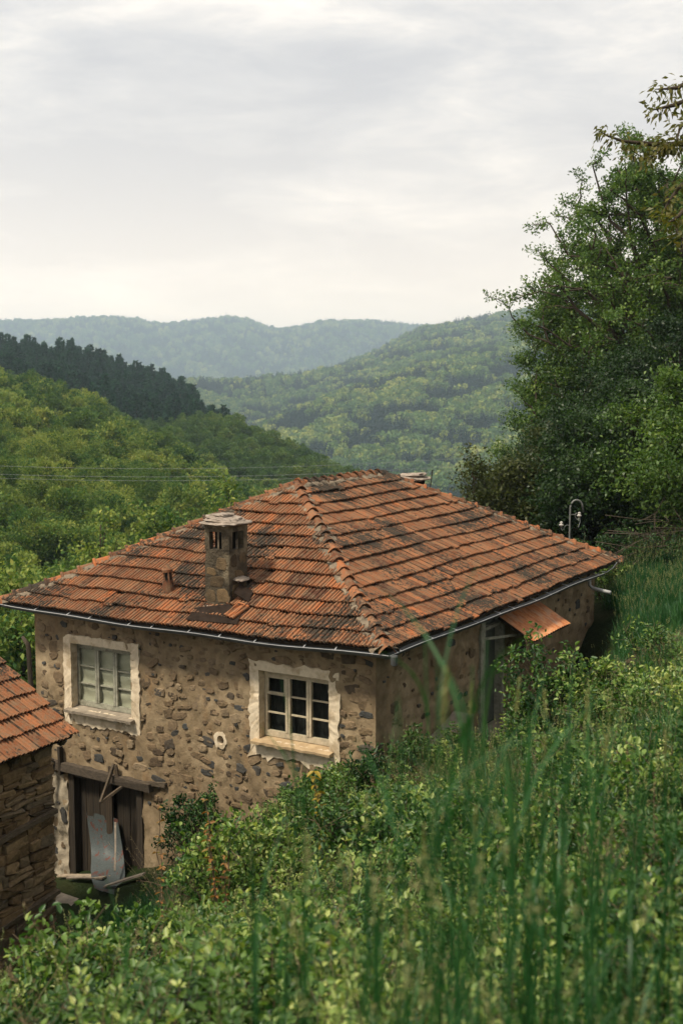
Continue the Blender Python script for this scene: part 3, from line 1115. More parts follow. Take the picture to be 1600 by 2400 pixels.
def put_stone(mes, parent, P, s, z, w, h, dep, rot, along, out_, name='stone'):
    o = link(name, random.choice(mes), None, parent)
    p = P(s, z, 0)
    m = Matrix(((along[0], out_[0], 0, p[0]), (along[1], out_[1], 0, p[1]), (along[2], out_[2], 1, p[2]), (0, 0, 0, 1)))
    o.matrix_basis = m @ Matrix.Rotation(rot, 4, 'Y') @ Matrix.Diagonal((w, dep, h, 1))
    return o


def scatter_stones(parent, P, along, out_, s0, s1, z0, z1, n, keep, sizes, mes, seed):
    r = np.random.default_rng(seed)
    done = []
    tries = 0
    while len(done) < n and tries < 9000:
        tries += 1
        s, z = r.uniform(s0, s1), r.uniform(z0, z1)
        z = round(z / .185) * .185 + r.normal(0, .03)
        w = sizes[0] + (sizes[1] - sizes[0]) * r.random() ** 1.5; h = w * r.uniform(.32, .82)
        if tries > 3000: w *= .6; h *= .6
        if not keep(s, z, w, h): continue
        if any(abs(s - a) < (w + c) * .54 and abs(z - b) < (h + d) * .56 for a, b, c, d in done): continue
        done.append((s, z, w, h))
        put_stone(mes, parent, P, s, z, w, h, r.uniform(.008, .022), r.normal(0, .22), along, out_)
    return done


def clear_of(rects, pad):
    return lambda s, z, w, h: all(s + w / 2 < a - pad or s - w / 2 > b + pad or z + h / 2 < c - pad or z - h / 2 > d + pad for a, b, c, d in rects)


keepF = clear_of([(W1[0] - .12, W1[1] + .12, W1[2] - .2, W1[3] + .1), (W2[0] - .12, W2[1] + .12, W2[2] - .2, W2[3] + .12), (CD[0] - .1, CD[1] + .6, CD[2] - 1, CD[3] + .22), (VH[0] - .05, VH[1] + .05, VH[2] - .05, VH[3] + .05)], .03)
scatter_stones(wall_front, fr, uL, -uR, .12, 7.6, -7.9, -4.3, 230, lambda s, z, w, h: keepF(s, z, w, h) and z > -6.6 - .28 * s, (.07, .36), ST_DARK, 5)
keepD = clear_of([(DR[0] - .1, DR[1] + .1, DR[2], DR[3])], .05)
scatter_stones(wall_door, sd, uR, -uL, .12, 10.5, -6.6, -4.3, 130, keepD, (.07, .34), ST_DARK, 6)
# fainter stones, the colour of the render that half covers them
scatter_stones(wall_front, fr, uL, -uR, .12, 7.6, -7.9, -4.3, 260, lambda s, z, w, h: keepF(s, z, w, h) and z > -6.6 - .28 * s, (.12, .42), ST_TAN, 15)
# corner stones shared by both sides
for z in (-5.32, -5.62, -5.9, -6.15):
    put_stone(ST_DARK, wall_front, fr, .17, z, RNG.uniform(.28, .36), .13, .03, RNG.normal(0, .08), uL, -uR, 'corner_stone')

# the round stove-pipe hole and its white ring
hb = MB()
hc = np.array([3.175, -6.22])
ring = []
for k in range(20):
    a = 2 * math.pi * k / 20
    ri, ro = .075, .15 * (1 + RNG.normal(0, .10))
    ring += [fr(hc[0] + ri * math.cos(a), hc[1] + ri * 1.15 * math.sin(a), .035), fr(hc[0] + ro * math.cos(a), hc[1] + ro * 1.1 * math.sin(a), .03), fr(hc[0] + ro * math.cos(a), hc[1] + ro * 1.1 * math.sin(a), -.02), fr(hc[0] + ri * math.cos(a), hc[1] + ri * 1.15 * math.sin(a), -.3)]
hb.add(ring, [(k * 4 + i, k * 4 + (i + 1) % 4, ((k + 1) % 20) * 4 + (i + 1) % 4, ((k + 1) % 20) * 4 + i) for k in range(20) for i in range(4)])
hole = hb.build('stovepipe_hole', M['white_plaster'], house)
MB().box(fr(3.175, -6.22, -.32), uL * .15, uR * .01, uz * .15).build('hole_back', M['dark'], hole)


# windows
def rag(n, amp, seed):
    r = np.random.default_rng(seed)
    x = np.arange(n)
    o = sum(r.normal(0, 1) * np.sin(x * r.uniform(.3, 2.5) + r.uniform(0, 6)) for _ in range(5))
    return o / 2.2 * amp


def plaster_band(win, wd, seed, parent, below=.2, s_pad=0., mat=None):
    """ragged lime band round an opening, 2 cm proud, with the reveals"""
    s0, s1, z0, z1 = win
    n = 26
    inner, outer = [], []
    seg = [((s0, z0), (s0, z1)), ((s0, z1), (s1, z1)), ((s1, z1), (s1, z0)), ((s1, z0), (s0, z0))]
    oseg = [((s0 - wd, z0 - below), (s0 - wd, z1 + wd * .8)), ((s0 - wd, z1 + wd * .8), (s1 + wd, z1 + wd * .8)), ((s1 + wd, z1 + wd * .8), (s1 + wd, z0 - below)), ((s1 + wd, z0 - below), (s0 - wd, z0 - below))]
    for (a, b), (c, d) in zip(seg, oseg):
        for k in range(n):
            t = k / n
            inner.append((a[0] + (b[0] - a[0]) * t, a[1] + (b[1] - a[1]) * t))
            outer.append((c[0] + (d[0] - c[0]) * t, c[1] + (d[1] - c[1]) * t))
    m = len(inner)
    rg = rag(m, .022, seed) + RNG.normal(0, .012, m)
    cs, cz = (s0 + s1) / 2, (z0 + z1) / 2
    b = MB()
    vs_ = []
    for k in range(m):
        (a, c), (e, g) = inner[k], outer[k]
        dx, dz = e - cs, g - cz
        L = math.hypot(dx, dz)
        rr = rg[k] * (2.0 if k >= 3 * n else 1)
        e += dx / L * rr; g += dz / L * rr
        ja, jc = RNG.normal(0, .004), RNG.normal(0, .004)
        d2 = .033 + RNG.normal(0, .004)
        vs_ += [fr(a, c, -.26), fr(a + ja, c + jc, d2), fr((a + e) / 2, (c + g) / 2, d2 + RNG.normal(0, .003)), fr(e, g, .030), fr(e, g, -.02)]
    fs_ = [(k * 5 + i, k * 5 + i + 1, ((k + 1) % m) * 5 + i + 1, ((k + 1) % m) * 5 + i) for k in range(m) for i in range(4)]
    b.add(vs_, fs_)
    return b.build('plaster_surround', mat or M['white_plaster'], parent)


def make_window(win, fm, seed, cloth, small_vent, hi_s_first=True):
    s0, s1, z0, z1 = win
    dd = -.17
    lo, hi, le, ri = z0 + .03, z1 - .02, s0 + .012, s1 - .012
    b = MB()
    t = .055
    b.box(fr((le + ri) / 2, lo + .05, dd), uL * (ri - le) / 2, uR * .035, uz * .05)
    b.box(fr((le + ri) / 2, hi - .05, dd), uL * (ri - le) / 2, uR * .035, uz * .05)
    for s in (le + t / 2, ri - t / 2):
        b.box(fr(s, (lo + hi) / 2, dd), uL * t / 2, uR * .034, uz * ((hi - lo) / 2 - .1))
    w = b.build('window', fm, house)
    plaster_band(win, .20, seed, w, .30)
    xs_ = np.linspace(le + t, ri - t, 4)
    zs_ = np.linspace(lo + .10, hi - .10, 4)
    for s in xs_[1:3]:                                    # the meeting stiles of the casements
        for ds in (-.026, .026):
            MB().box(fr(s + ds, (lo + hi) / 2, dd + .012 + (.004 if ds > 0 else 0)), uL * .023, uR * .032, uz * ((hi - lo) / 2 - .102)).build('stile', fm, w)
    for i in range(3):
        a, c = xs_[i] + (.05 if i else .0), xs_[i + 1] - (.05 if i < 2 else .0)
        for z in zs_[1:3]:
            MB().box(fr((a + c) / 2, z + RNG.normal(0, .004), dd + .004), uL * (c - a) / 2, uR * .018, uz * .013).build('glazing_bar', fm, w)
        for k in range(3):
            g = MB()
            zc0, zc1 = zs_[k] + (.014 if k else 0), zs_[k + 1] - (.014 if k < 2 else 0)
            g.add([fr(a, zc0, dd), fr(c, zc0, dd), fr(c, zc1, dd), fr(a, zc1, dd), fr(a, zc0, dd - .004), fr(c, zc0, dd - .004), fr(c, zc1, dd - .004), fr(a, zc1, dd - .004)], [(0, 1, 2, 3), (7, 6, 5, 4), (0, 4, 5, 1), (2, 6, 7, 3), (1, 5, 6, 2), (0, 3, 7, 4)])
            g.build('pane', M['glass'], w)
            if small_vent and i == 2 and k == 2:          # the little opening light, top at the far side
                v = MB()
                for zz in (zc0 + .02, zc1 - .012): v.box(fr((a + c) / 2, zz, dd + .026), uL * (c - a) / 2, uR * .014, uz * .018)
                for s in (a + .016, c - .016): v.box(fr(s, (zc0 + zc1) / 2, dd + .026), uL * .015, uR * .013, uz * ((zc1 - zc0) / 2 - .03))
                v.build('vent_light', fm, w)
    # sill, a slab thrown out beyond the wall
    sl = MB()
    n = 22
    vs_ = []
    for k in range(n + 1):
        s = s0 - .09 + (s1 - s0 + .19) * k / n
        o = .17 + RNG.normal(0, .008)
        zt = z0 + .02 - .012 * math.sin(k) * .3
        if cloth is None and abs(k - 11) < 1: o -= .03; zt -= .006
        vs_ += [fr(s, zt, -.16), fr(s, zt - .035, o), fr(s, zt - .085 + RNG.normal(0, .006), o - .006), fr(s, zt - .10, .0)]
    sl.add(vs_, [(k * 4 + i, k * 4 + i + 1, (k + 1) * 4 + i + 1, (k + 1) * 4 + i) for k in range(n) for i in range(3)] + [(0, 1, 2, 3), (n * 4 + 3, n * 4 + 2, n * 4 + 1, n * 4)])
    sl.build('sill', M['concrete'] if cloth is not None else M['sillstone'], w)
    # what hangs behind the panes
    c = MB()
    nx, nz = 24, 30
    vs_ = []
    for i in range(nz + 1):
        for j in range(nx + 1):
            s, z = s0 + (s1 - s0) * j / nx, z0 + (z1 - z0) * i / nz
            if cloth is not None:
                d = dd - .022 - .013 * (1 + math.sin(z * 19 + 1.5 * math.sin(s * 2.4) + .8 * math.sin(s * 7)))
            else:
                d = dd - .12 - .03 * (1 + math.sin(s * 38 + math.sin(z * 3)))
            vs_.append(fr(s, z, d))
    fs_ = [(i * (nx + 1) + j, i * (nx + 1) + j + 1, (i + 1) * (nx + 1) + j + 1, (i + 1) * (nx + 1) + j) for i in range(nz) for j in range(nx)
           if not (cloth is not None and j < 3 and i < 5 - j) ]
    c.add(vs_, fs_)
    c.build('curtain', cloth or M['lace'], w, smooth=True)
    MB().box(fr((s0 + s1) / 2, (z0 + z1) / 2, -.62), uL * (s1 - s0) / 2, uR * .01, uz * (z1 - z0) / 2).build('dark_room', M['dark'], w)  # black panel standing in for the unlit room behind the panes
    return w


M['sillstone'] = simple_mat('tan_sill', (.30, .21, .12), (.46, .345, .21), 6, .92, spec=.1, bstr=.6, bd=.012)
win_far = make_window(W1, M['frame_grey'], 71, M['cloth'], False)
win_near = make_window(W2, M['frame_paint'], 83, None, True)
win_far['label'] = 'window with grey frame and sagging pale cloth behind the panes'
win_near['label'] = 'window with cream frame, dark panes and white plaster surround'
# a split in the cloth of the far window
MB().tube([fr(5.80, -6.02, -.20), fr(5.82, -5.92, -.205), fr(5.86, -5.85, -.205), fr(5.87, -5.76, -.205)], [.014, .012, .008, .003], 5).build('cloth_tear', M['dark'], win_far)

# cellar doorway
dw = MB()
dw.box(fr((CD[0] + CD[1]) / 2, CD[3] - .05, -.10), uL * ((CD[1] - CD[0]) / 2 - .14), uR * .11, uz * .05)
cellar = dw.build('cellar_door', M['wood'], house)
for s in (CD[0] + .06, CD[1] - .07):
    MB().box(fr(s, (CD[2] + CD[3]) / 2, -.10), uL * .07, uR * .12, uz * (CD[3] - CD[2]) / 2).build('jamb', M['wood'], cellar)
pl = np.linspace(CD[0] + .13, CD[1] - .14, 10)
for k in range(9):
    if k == 4: continue
    b = MB(); b.tint = RNG.uniform(.2, .8)
    dpt = -.15 if k > 3 else -.22
    b.box(fr((pl[k] + pl[k + 1]) / 2, (CD[2] + CD[3]) / 2, dpt + RNG.normal(0, .006)), uL * ((pl[k + 1] - pl[k]) / 2 - .006), uR * .014, uz * ((CD[3] - CD[2]) / 2 - .02))
    b.build('plank', M['wood'], cellar)
b = MB(); b.tint = .9
b.box(fr((pl[4] + pl[5]) / 2, (CD[2] + CD[3]) / 2, -.13), uL * .075, uR * .03, uz * ((CD[3] - CD[2]) / 2 - .02)).build('door_post', M['wood'], cellar)
MB().box(fr((CD[0] + CD[1]) / 2, (CD[2] + CD[3]) / 2, -.5), uL * 1.0, uR * .01, uz * 1.1).build('dark_room', M['dark'], cellar)  # black panel standing in for the unlit cellar
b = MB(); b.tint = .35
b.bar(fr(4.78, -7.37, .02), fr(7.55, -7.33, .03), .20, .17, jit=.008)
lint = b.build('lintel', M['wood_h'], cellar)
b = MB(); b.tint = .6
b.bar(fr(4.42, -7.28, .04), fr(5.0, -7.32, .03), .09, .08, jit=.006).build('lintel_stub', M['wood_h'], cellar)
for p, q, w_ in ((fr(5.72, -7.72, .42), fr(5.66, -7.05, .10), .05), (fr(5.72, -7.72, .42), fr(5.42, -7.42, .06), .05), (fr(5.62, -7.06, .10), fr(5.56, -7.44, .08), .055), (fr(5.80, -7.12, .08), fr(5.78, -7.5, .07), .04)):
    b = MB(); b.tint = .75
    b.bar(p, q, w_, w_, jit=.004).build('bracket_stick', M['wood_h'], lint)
b = MB(); b.tint = .3
b.bar(fr(7.08, -6.95, .08), fr(7.06, -7.5, .08), .10, .06, jit=.005).build('lintel_post', M['wood'], lint)
# whitewashed jamb beside the doorway
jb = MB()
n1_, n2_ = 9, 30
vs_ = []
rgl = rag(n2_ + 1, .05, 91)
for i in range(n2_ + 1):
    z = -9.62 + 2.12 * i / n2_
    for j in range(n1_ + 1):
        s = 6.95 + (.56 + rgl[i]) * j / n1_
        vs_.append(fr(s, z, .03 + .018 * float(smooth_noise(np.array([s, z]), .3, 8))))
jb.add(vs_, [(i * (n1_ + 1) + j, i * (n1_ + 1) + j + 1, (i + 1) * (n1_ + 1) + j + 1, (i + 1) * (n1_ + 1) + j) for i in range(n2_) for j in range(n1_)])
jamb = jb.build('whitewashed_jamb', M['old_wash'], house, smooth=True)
for s, z, w, h in ((7.07, -8.35, .17, .34), (7.1, -8.97, .1, .12), (7.28, -9.12, .2, .15), (7.2, -8.12, .09, .08), (7.3, -8.66, .12, .08)):
    put_stone(ST_DARK, jamb, fr, s, z, w, h, .05, RNG.normal(0, .2), uL, -uR)

# door on the shaded side and its little roof
dd_ = MB()
dd_.box(sd((DR[0] + DR[1]) / 2, (DR[2] + DR[3]) / 2, -.16), uR * ((DR[1] - DR[0]) / 2 - .06), uL * .02, uz * ((DR[3] - DR[2]) / 2 - .03))
door = dd_.build('door', M['door_paint'], house)
for q in (DR[0] + .05, DR[1] - .04):
    MB().box(sd(q, (DR[2] + DR[3]) / 2, -.04), uR * (.10 if q < 4.6 else .05), uL * .09, uz * (DR[3] - DR[2]) / 2).build('jamb', M['frame_grey'], door)
MB().box(sd((DR[0] + DR[1]) / 2, DR[3] - .22, -.05), uR * .55, uL * .05, uz * .03).build('transom', M['frame_grey'], door)
MB().box(sd(4.7, DR[2] - .1, .15), uR * .62, uL * .3, uz * .1).build('step', M['concrete'], door)
cb = MB()
na, nb_ = 64, 8
vs_ = []
for i in range(nb_ + 1):
    t = i / nb_
    for j in range(na + 1):
        q = 4.92 + 2.1 * j / na
        vs_.append(sd(q, -4.44 - .44 * t + .012 * math.sin(j * math.pi / 2) + .01 * math.sin(q * 3 + t), .02 + .78 * t))
cb.add(vs_, [(i * (na + 1) + j, i * (na + 1) + j + 1, (i + 1) * (na + 1) + j + 1, (i + 1) * (na + 1) + j) for i in range(nb_) for j in range(na)])
can = cb.build('canopy', M['canopy'], house)
for q in (5.0, 6.95):
    MB().bar(sd(q, -4.90, .76), sd(q, -4.50, .02), .05, .05).build('canopy_arm', M['wood'], can)
    MB().bar(sd(q, -4.93, .70), sd(q, -5.35, .02), .04, .04).build('canopy_brace', M['wood'], can)
MB().bar(sd(4.9, -4.91, .74), sd(7.0, -4.91, .74), .05, .05).build('canopy_rail', M['wood'], can)
MB().bar(sd(4.2, -4.80, .02), sd(5.9, -4.90, .50), .04, .05).build('stay', M['frame_grey'], can)

# low concrete wing at the near corner of the door side
wg = MB(); wg.tint = .5
vs_ = []
for i in range(7):
    q = .35 + 2.6 * i / 6
    for d in (0.03, .42):
        vs_ += [sd(q, -6.9, d), sd(q, -6.42 + .48 * i / 6 + RNG.normal(0, .012), d + RNG.normal(0, .01))]
wg.add(vs_, [f for i in range(6) for f in ((i * 4 + 1, i * 4 + 3, i * 4 + 7, i * 4 + 5), (i * 4 + 2, i * 4 + 6, i * 4 + 7, i * 4 + 3), (i * 4, i * 4 + 1, i * 4 + 5, i * 4 + 4))] + [(0, 2, 3, 1), (24, 25, 27, 26)])
wg.build('plinth', M['concrete'], house)


# gutters: half-round zinc with straps; rim highlight and dark underside put into the colours
def gutter(fc, a0, a1, drop0, drop1, n=30, straps=12):
    out = -(fc.v * fc.S - uz * HH); out = out / np.linalg.norm(out)
    b = MB()
    m = 7
    vs_, rim = [], []
    for k in range(n + 1):
        t = k / n
        p = fc.P(a0 + (a1 - a0) * t, 0, -.05) + out * .085 - uz * (drop0 + (drop1 - drop0) * t)
        for j in range(m + 1):
            an = math.pi * j / m
            vs_.append(p + out * (-.066 * math.cos(an)) * 1 - uz * .066 * math.sin(an))
        rim.append(p + out * .068 + uz * .004)
    b.add(vs_, [(k * (m + 1) + j, k * (m + 1) + j + 1, (k + 1) * (m + 1) + j + 1, (k + 1) * (m + 1) + j) for k in range(n) for j in range(m)])
    g = b.build('gutter', M['zinc'], house, smooth=True)
    MB().tube(rim, .0065, 5).build('rim', M['zinc_rim'], g)
    for k in range(straps):
        t = (k + .5) / straps + RNG.normal(0, .012)
        a = a0 + (a1 - a0) * t
        p = fc.P(a, 0, -.05) + out * .085 - uz * (drop0 + (drop1 - drop0) * t)
        MB().bar(p + out * .07 + uz * .008, p - out * .10 + uz * .035 + fc.u * .05, .022, .006).build('gutter_bracket', M['zinc_rim'], g)
    return g


g1 = gutter(f_front, -.12, HW + .1, .03, .0)
g2 = gutter(f_door, -.10, HL - 1.35, .03, .09, straps=11)
MB().lathe(fr(-.62, -4.22, .52), [(.03, -.08), (.055, -.06), (.06, .07), (.05, .09)], 10).build('gutter_corner', M['zinc'], g1)
# the far end has come away and hangs
pe = [f_door.P(HL - 1.3, 0, -.12) - uL * .1, f_door.P(HL - .9, 0, -.20) - uL * .12, f_door.P(HL - .45, 0, -.16) - uL * .1, f_door.P(HL - .25, 0, -.03) - uL * .08]
MB().tube(pe, .012, 5).build('bent_strap', M['zinc_rim'], g2)
# downpipe elbow at the far corner
dpo = MB().tube([at(1381, 1352, 27.45), at(1381, 1372, 27.42), at(1388, 1378, 27.4), at(1404, 1383, 27.3), at(1430, 1389, 27.1)], .042, 10).build('downpipe', M['white_pipe'], house, smooth=True)

# chimney on the front slope -------------------------------------
cb0 = f_front.o + f_front.u * CHIM_A + f_front.v * CHIM_B
cz0 = cb0[2]
CW, CDp = .54, .56


def cp(a, b, z):                                         # a along uL, b along uR, z height above the base corner
    return cb0 + uL * a + uR * b + uz * z


def rough_box(P, a0, a1, b0, b1, z0, z1, step, amp, seed):
    """four rough sides of a shaft"""
    b = MB()
    per = []
    na_ = max(2, int((a1 - a0) / step)); nb2 = max(2, int((b1 - b0) / step))
    for k in range(na_): per.append((a0 + (a1 - a0) * k / na_, b0))
    for k in range(nb2): per.append((a1, b0 + (b1 - b0) * k / nb2))
    for k in range(na_): per.append((a1 - (a1 - a0) * k / na_, b1))
    for k in range(nb2): per.append((a0, b1 - (b1 - b0) * k / nb2))
    nz_ = max(2, int((z1 - z0) / step))
    ca, cbb = (a0 + a1) / 2, (b0 + b1) / 2
    vs_ = []
    for i in range(nz_ + 1):
        z = z0 + (z1 - z0) * i / nz_
        for (a, c) in per:
            k = 1 + amp * float(smooth_noise(np.array([a * 1.0, c * 1.0, z]), .35, seed)) + RNG.normal(0, amp * .22)
            vs_.append(P(ca + (a - ca) * k, cbb + (c - cbb) * k, z))
    m = len(per)
    b.add(vs_, [(i * m + j, i * m + (j + 1) % m, (i + 1) * m + (j + 1) % m, (i + 1) * m + j) for i in range(nz_) for j in range(m)])
    b.add([vs_[nz_ * m + j] for j in range(m)], [tuple(range(m))])
    return b


chim = rough_box(cp, 0, CW, 0, CDp, -.15, .98, .06, .035, 3).build('chimney', M['chimney'], house, smooth=True)
for (a, c) in ((.0, .0), (CW - .11, .0), (.0, CDp - .11), (CW - .11, CDp - .11)):
    rough_box(cp, a + (.0 if a else .0), a + (.16 if not a else .11), c, c + .11, .98, 1.30, .06, .02, 5).build('chimney_pier', M['chimney'], chim)
b = MB()
b.bar(cp(.27, .05, .97), cp(.26, .04, 1.32), .05, .03, (1, 0, 0)).build('flue_slat', M['mortar'], chim)
b = MB()
b.bar(cp(.04, .29, .97), cp(.04, .29, 1.32), .04, .04, (1, 0, 0)).build('flue_slat', M['mortar'], chim)
MB().box(cp(CW / 2, CDp / 2, 1.14), uL * .14, uR * .14, uz * .16).build('flue_core', M['dark'], chim)
rough_box(cp, -.0, CW, -.0, CDp, 1.30, 1.43, .06, .02, 9).build('chimney_collar', M['chimney'], chim)


def slab(P, a0, a1, b0, b1, z, th, seed, parent, mat, name='cap_slab', tilt=0.):
    r = np.random.default_rng(seed)
    n = 22
    ca, cb_ = (a0 + a1) / 2, (b0 + b1) / 2
    vs_ = []
    for zz, sc in ((0, .93), (th * .5, 1.02), (th, .93), (th + .012, .5)):
        for k in range(n):
            an = 2 * math.pi * k / n
            e = 3.2
            x = np.sign(math.cos(an)) * abs(math.cos(an)) ** (2 / e) * (a1 - a0) / 2
            y = np.sign(math.sin(an)) * abs(math.sin(an)) ** (2 / e) * (b1 - b0) / 2
            j = 1 + r.normal(0, .05)
            vs_.append(P(ca + x * sc * j, cb_ + y * sc * j, z + zz + tilt * x + r.normal(0, .008)))
    b = MB()
    b.add(vs_, [(i * n + j, i * n + (j + 1) % n, (i + 1) * n + (j + 1) % n, (i + 1) * n + j) for i in range(3) for j in range(n)] + [tuple(range(n))[::-1], tuple(3 * n + j for j in range(n))])
    return b.build(name, mat, parent)


slab(cp, -.15, CW + .13, -.15, CDp + .14, 1.43, .035, 1, chim, M['slab'])
slab(cp, -.02, CW + .08, -.06, CDp + .05, 1.475, .035, 2, chim, M['slab'], tilt=.05)
slab(cp, .02, CW + .06, .0, CDp + .05, 1.51, .04, 3, chim, M['slab'], tilt=.12)
slab(cp, .22, CW + .02, .06, CDp - .02, 1.555, .035, 4, chim, M['slab'], tilt=-.03)
slab(cp, -.06, CW + .07, -.08, .02, -.10, .05, 6, chim, M['slab'], 'chimney_skirt')
slab(cp, -.12, .02, .12, .5, .42, .03, 8, chim, M['slab'], 'drip_stone', tilt=.3)
for a, z, w, h in ((.16, .72, .24, .22), (.40, .58, .2, .14), (.14, .16, .26, .26), (.42, .13, .2, .24), (.28, .40, .3, .2)):
    put_stone(ST_CHIM, chim, lambda s, zz, d: cp(s, 0, zz), a, z, w, h, .006, RNG.normal(0, .1), uL, -uR)
for c, z, w, h in ((.14, .78, .2, .24), (.40, .80, .2, .2), (.3, .52, .3, .18), (.2, .22, .3, .26), (.44, .24, .18, .2)):
    put_stone(ST_CHIM, chim, lambda s, zz, d: cp(0, s, zz), c, z, w, h, .012, RNG.normal(0, .12), uR, -uL)
fl = MB()
fl.add([f_front.P(3.0, .16, .085), f_front.P(4.06, .10, .085), f_front.P(4.12, .44, .075), f_front.P(3.45, .60, .11), f_front.P(3.08, .5, .09), f_front.P(3.0, .16, .079), f_front.P(4.06, .10, .079), f_front.P(4.12, .44, .069), f_front.P(3.45, .60, .104), f_front.P(3.08, .5, .084)], [(0, 1, 2, 3, 4), (9, 8, 7, 6, 5)] + [(k, 5 + k, 5 + (k + 1) % 5, (k + 1) % 5) for k in range(5)])
fl.build('chimney_flashing', M['flashing'], chim)
cf = MB()
pf = [f_front.P(3.42 - .30 * t, .80 - .04 * t, .14 * (1 - t) + .08) for t in (0, .5, 1)] + [f_front.P(3.42 - .22 * t, 1.02 + .03 * t, .16 * (1 - t) + .08) for t in (0, .5, 1)]
cf.add(pf + [p - uz * .02 for p in pf], [(0, 1, 4, 3), (1, 2, 5, 4), (9, 10, 7, 6), (10, 11, 8, 7), (0, 6, 7, 1), (1, 7, 8, 2)])
cf.build('side_flashing', M['flashing'], chim)

# small clay vent pipe
vb = f_front.P(4.99, .82, .0)
ax = uz + uL * .10
vp = MB(); vp.tint = .12
vp.lathe(vb - uz * .1, [(.115, 0), (.108, .20), (.10, .36)], 12, ax)
vent = vp.build('vent_pipe', M['tile_clean'], house)
for k in range(4):
    an = k * math.pi / 2 + .4
    o = vb + (uz + uL * .1) * .30 + np.array([math.cos(an), math.sin(an), 0]) * .066
    b = MB(); b.tint = .2
    b.bar(o - ax * .06, o + ax * .13, .045, .03, (1, 0, 0)).build('vent_pillar', M['tile_clean'], vent)
MB().tube([vb + ax * .20, vb + ax * .42], .058, 8).build('vent_throat', M['dark'], vent)  # solid black core painted as the shade inside the vent opening
vc = MB(); vc.tint = .35
vc.lathe(vb + ax * .41, [(.10, 0), (.105, .05), (.085, .07), (.05, .12), (.015, .15)], 12, ax).build('vent_cap', M['tile_clean'], vent)
slab(lambda a, c, z: vb + uL * a + uR * c + uz * z, -.15, .13, -.14, .12, -.06, .07, 12, vent, M['mortar'], 'vent_collar')

# chimney behind the far hip, with an iron rod
fcB = at(962, 1150, 28.3)
bp = lambda a, c, z: np.array([fcB[0], fcB[1], -3.05]) + uL * a + uR * c + uz * z
ch2 = rough_box(bp, -.26, .26, -.26, .26, -.6, .95, .1, .02, 13).build('chimney', M['dark'], house)
slab(bp, -.44, .42, -.4, .4, .98, .06, 14, ch2, M['slab'], tilt=.06)
slab(bp, -.36, .30, -.3, .3, 1.05, .05, 15, ch2, M['slab'], tilt=-.05)
MB().tube([at(1007, 1150, 28.0), at(1010, 1128, 28.0), at(1013, 1101, 28.0)], .012, 5).build('iron_rod', M['flashing'], ch2)

# loose tile lying by the chimney
lt = MB(); lt.tint = .92
v, f = tile_geo(RNG)
lt.add(v, f)
for s in (-.07, .07): lt.box((s, .2, .075), (.008, 0, 0), (0, .15, 0), (0, 0, .008))
lt.box((0, .36, .07), (.08, 0, 0), (0, .012, 0), (0, 0, .012))
lo = lt.build('loose_roof_tile', M['tile_clean'])
lo.matrix_basis = tile_matrix(f_front, 3.24, .27, .06, R(-14), R(4)) @ Matrix.Diagonal((1.15, 1.0, 1, 1))
tag(lo, 'clean orange tile lying loose on the roof at the foot of the chimney', 'roof tile')

# ------------------------------------------------------------------ the rubble outbuilding
OE = at(177, 1720, 18.0)
shed = thing('stone_outbuilding', 'low rubble stone shed with ribbed orange tile roof beside the cellar door', 'shed', (OE[0] - 2, OE[1] - 2, -9.2))
SH_L, SH_RUN, SH_H = 6.5, 2.6, 1.56
so = Face.__new__(Face)
so.o, so.u, so.len = OE, -uR, SH_L
so.S = math.hypot(SH_RUN, SH_H)
so.v = (uL * SH_RUN + uz * SH_H) / so.S
so.n = np.cross(so.v, so.u); so.n = so.n if so.n[2] > 0 else -so.n
so.P = lambda a, b, w=0.: so.o + so.u * a + so.v * b + so.n * w - uz * .03 * math.sin(a * 1.3)
sb = MB(); sb.tint = .3
for w in (-.03, -.10):
    sb.add([so.P(0.02, .02, w), so.P(SH_L, .02, w), so.P(SH_L, so.S, w), so.P(.02, so.S, w)], [(0, 1, 2, 3)])
    rdg = so.P(0.02, so.S, w); far_ = uL * SH_RUN * 2
    sb.add([so.P(0.02, so.S, w), so.P(SH_L, so.S, w), so.P(SH_L, .02, w) + far_, so.P(0.02, .02, w) + far_], [(0, 1, 2, 3)])
sb.add([so.P(.02, .02, -.03), so.P(.02, .02, -.1), so.P(.02, so.S, -.1), so.P(.02, so.S, -.03)], [(0, 1, 2, 3)])
sroof = sb.build('roof', M['wood'], shed)
MSH = [mk_tile_me(RNG, t) for t in np.linspace(.25, .98, 12)]
smass = MB()
fcx = so
for k in range(8):
    for j in range(31):
        a, b = (j + .5) * TW, k * .355 - .05
        mt = tile_matrix(so, a + RNG.normal(0, .004), b + RNG.normal(0, .008), RNG.normal(0, .004) + .005, RNG.normal(0, .018), RNG.normal(0, .01))
        if j < 16:
            o = link('roof_tile', random.choice(MSH), None, sroof); o.matrix_basis = mt
        else:
            v, f = tile_geo(RNG); mm = np.array(mt); smass.tint = RNG.uniform(.2, 1)
            smass.add(v @ mm[:3, :3].T + mm[:3, 3], f)
sm_o = smass.build('roof_tiles', M['tile'], sroof, kind='stuff')
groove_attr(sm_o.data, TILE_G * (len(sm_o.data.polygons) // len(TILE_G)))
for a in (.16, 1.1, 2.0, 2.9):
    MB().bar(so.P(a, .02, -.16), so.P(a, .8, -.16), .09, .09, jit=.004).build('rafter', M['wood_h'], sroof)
SW = OE + uL * .34 - uR * .24
sp = lambda q, z, d=0.: np.array([*(SW - uR * q - uL * d)[:2], z])           # long side, seen
sf = lambda s, z, d=0.: np.array([*(SW + uL * s + uR * d)[:2], z])           # gable end towards the house
zt, zb = OE[2] + .02, -10.2
core = MB()
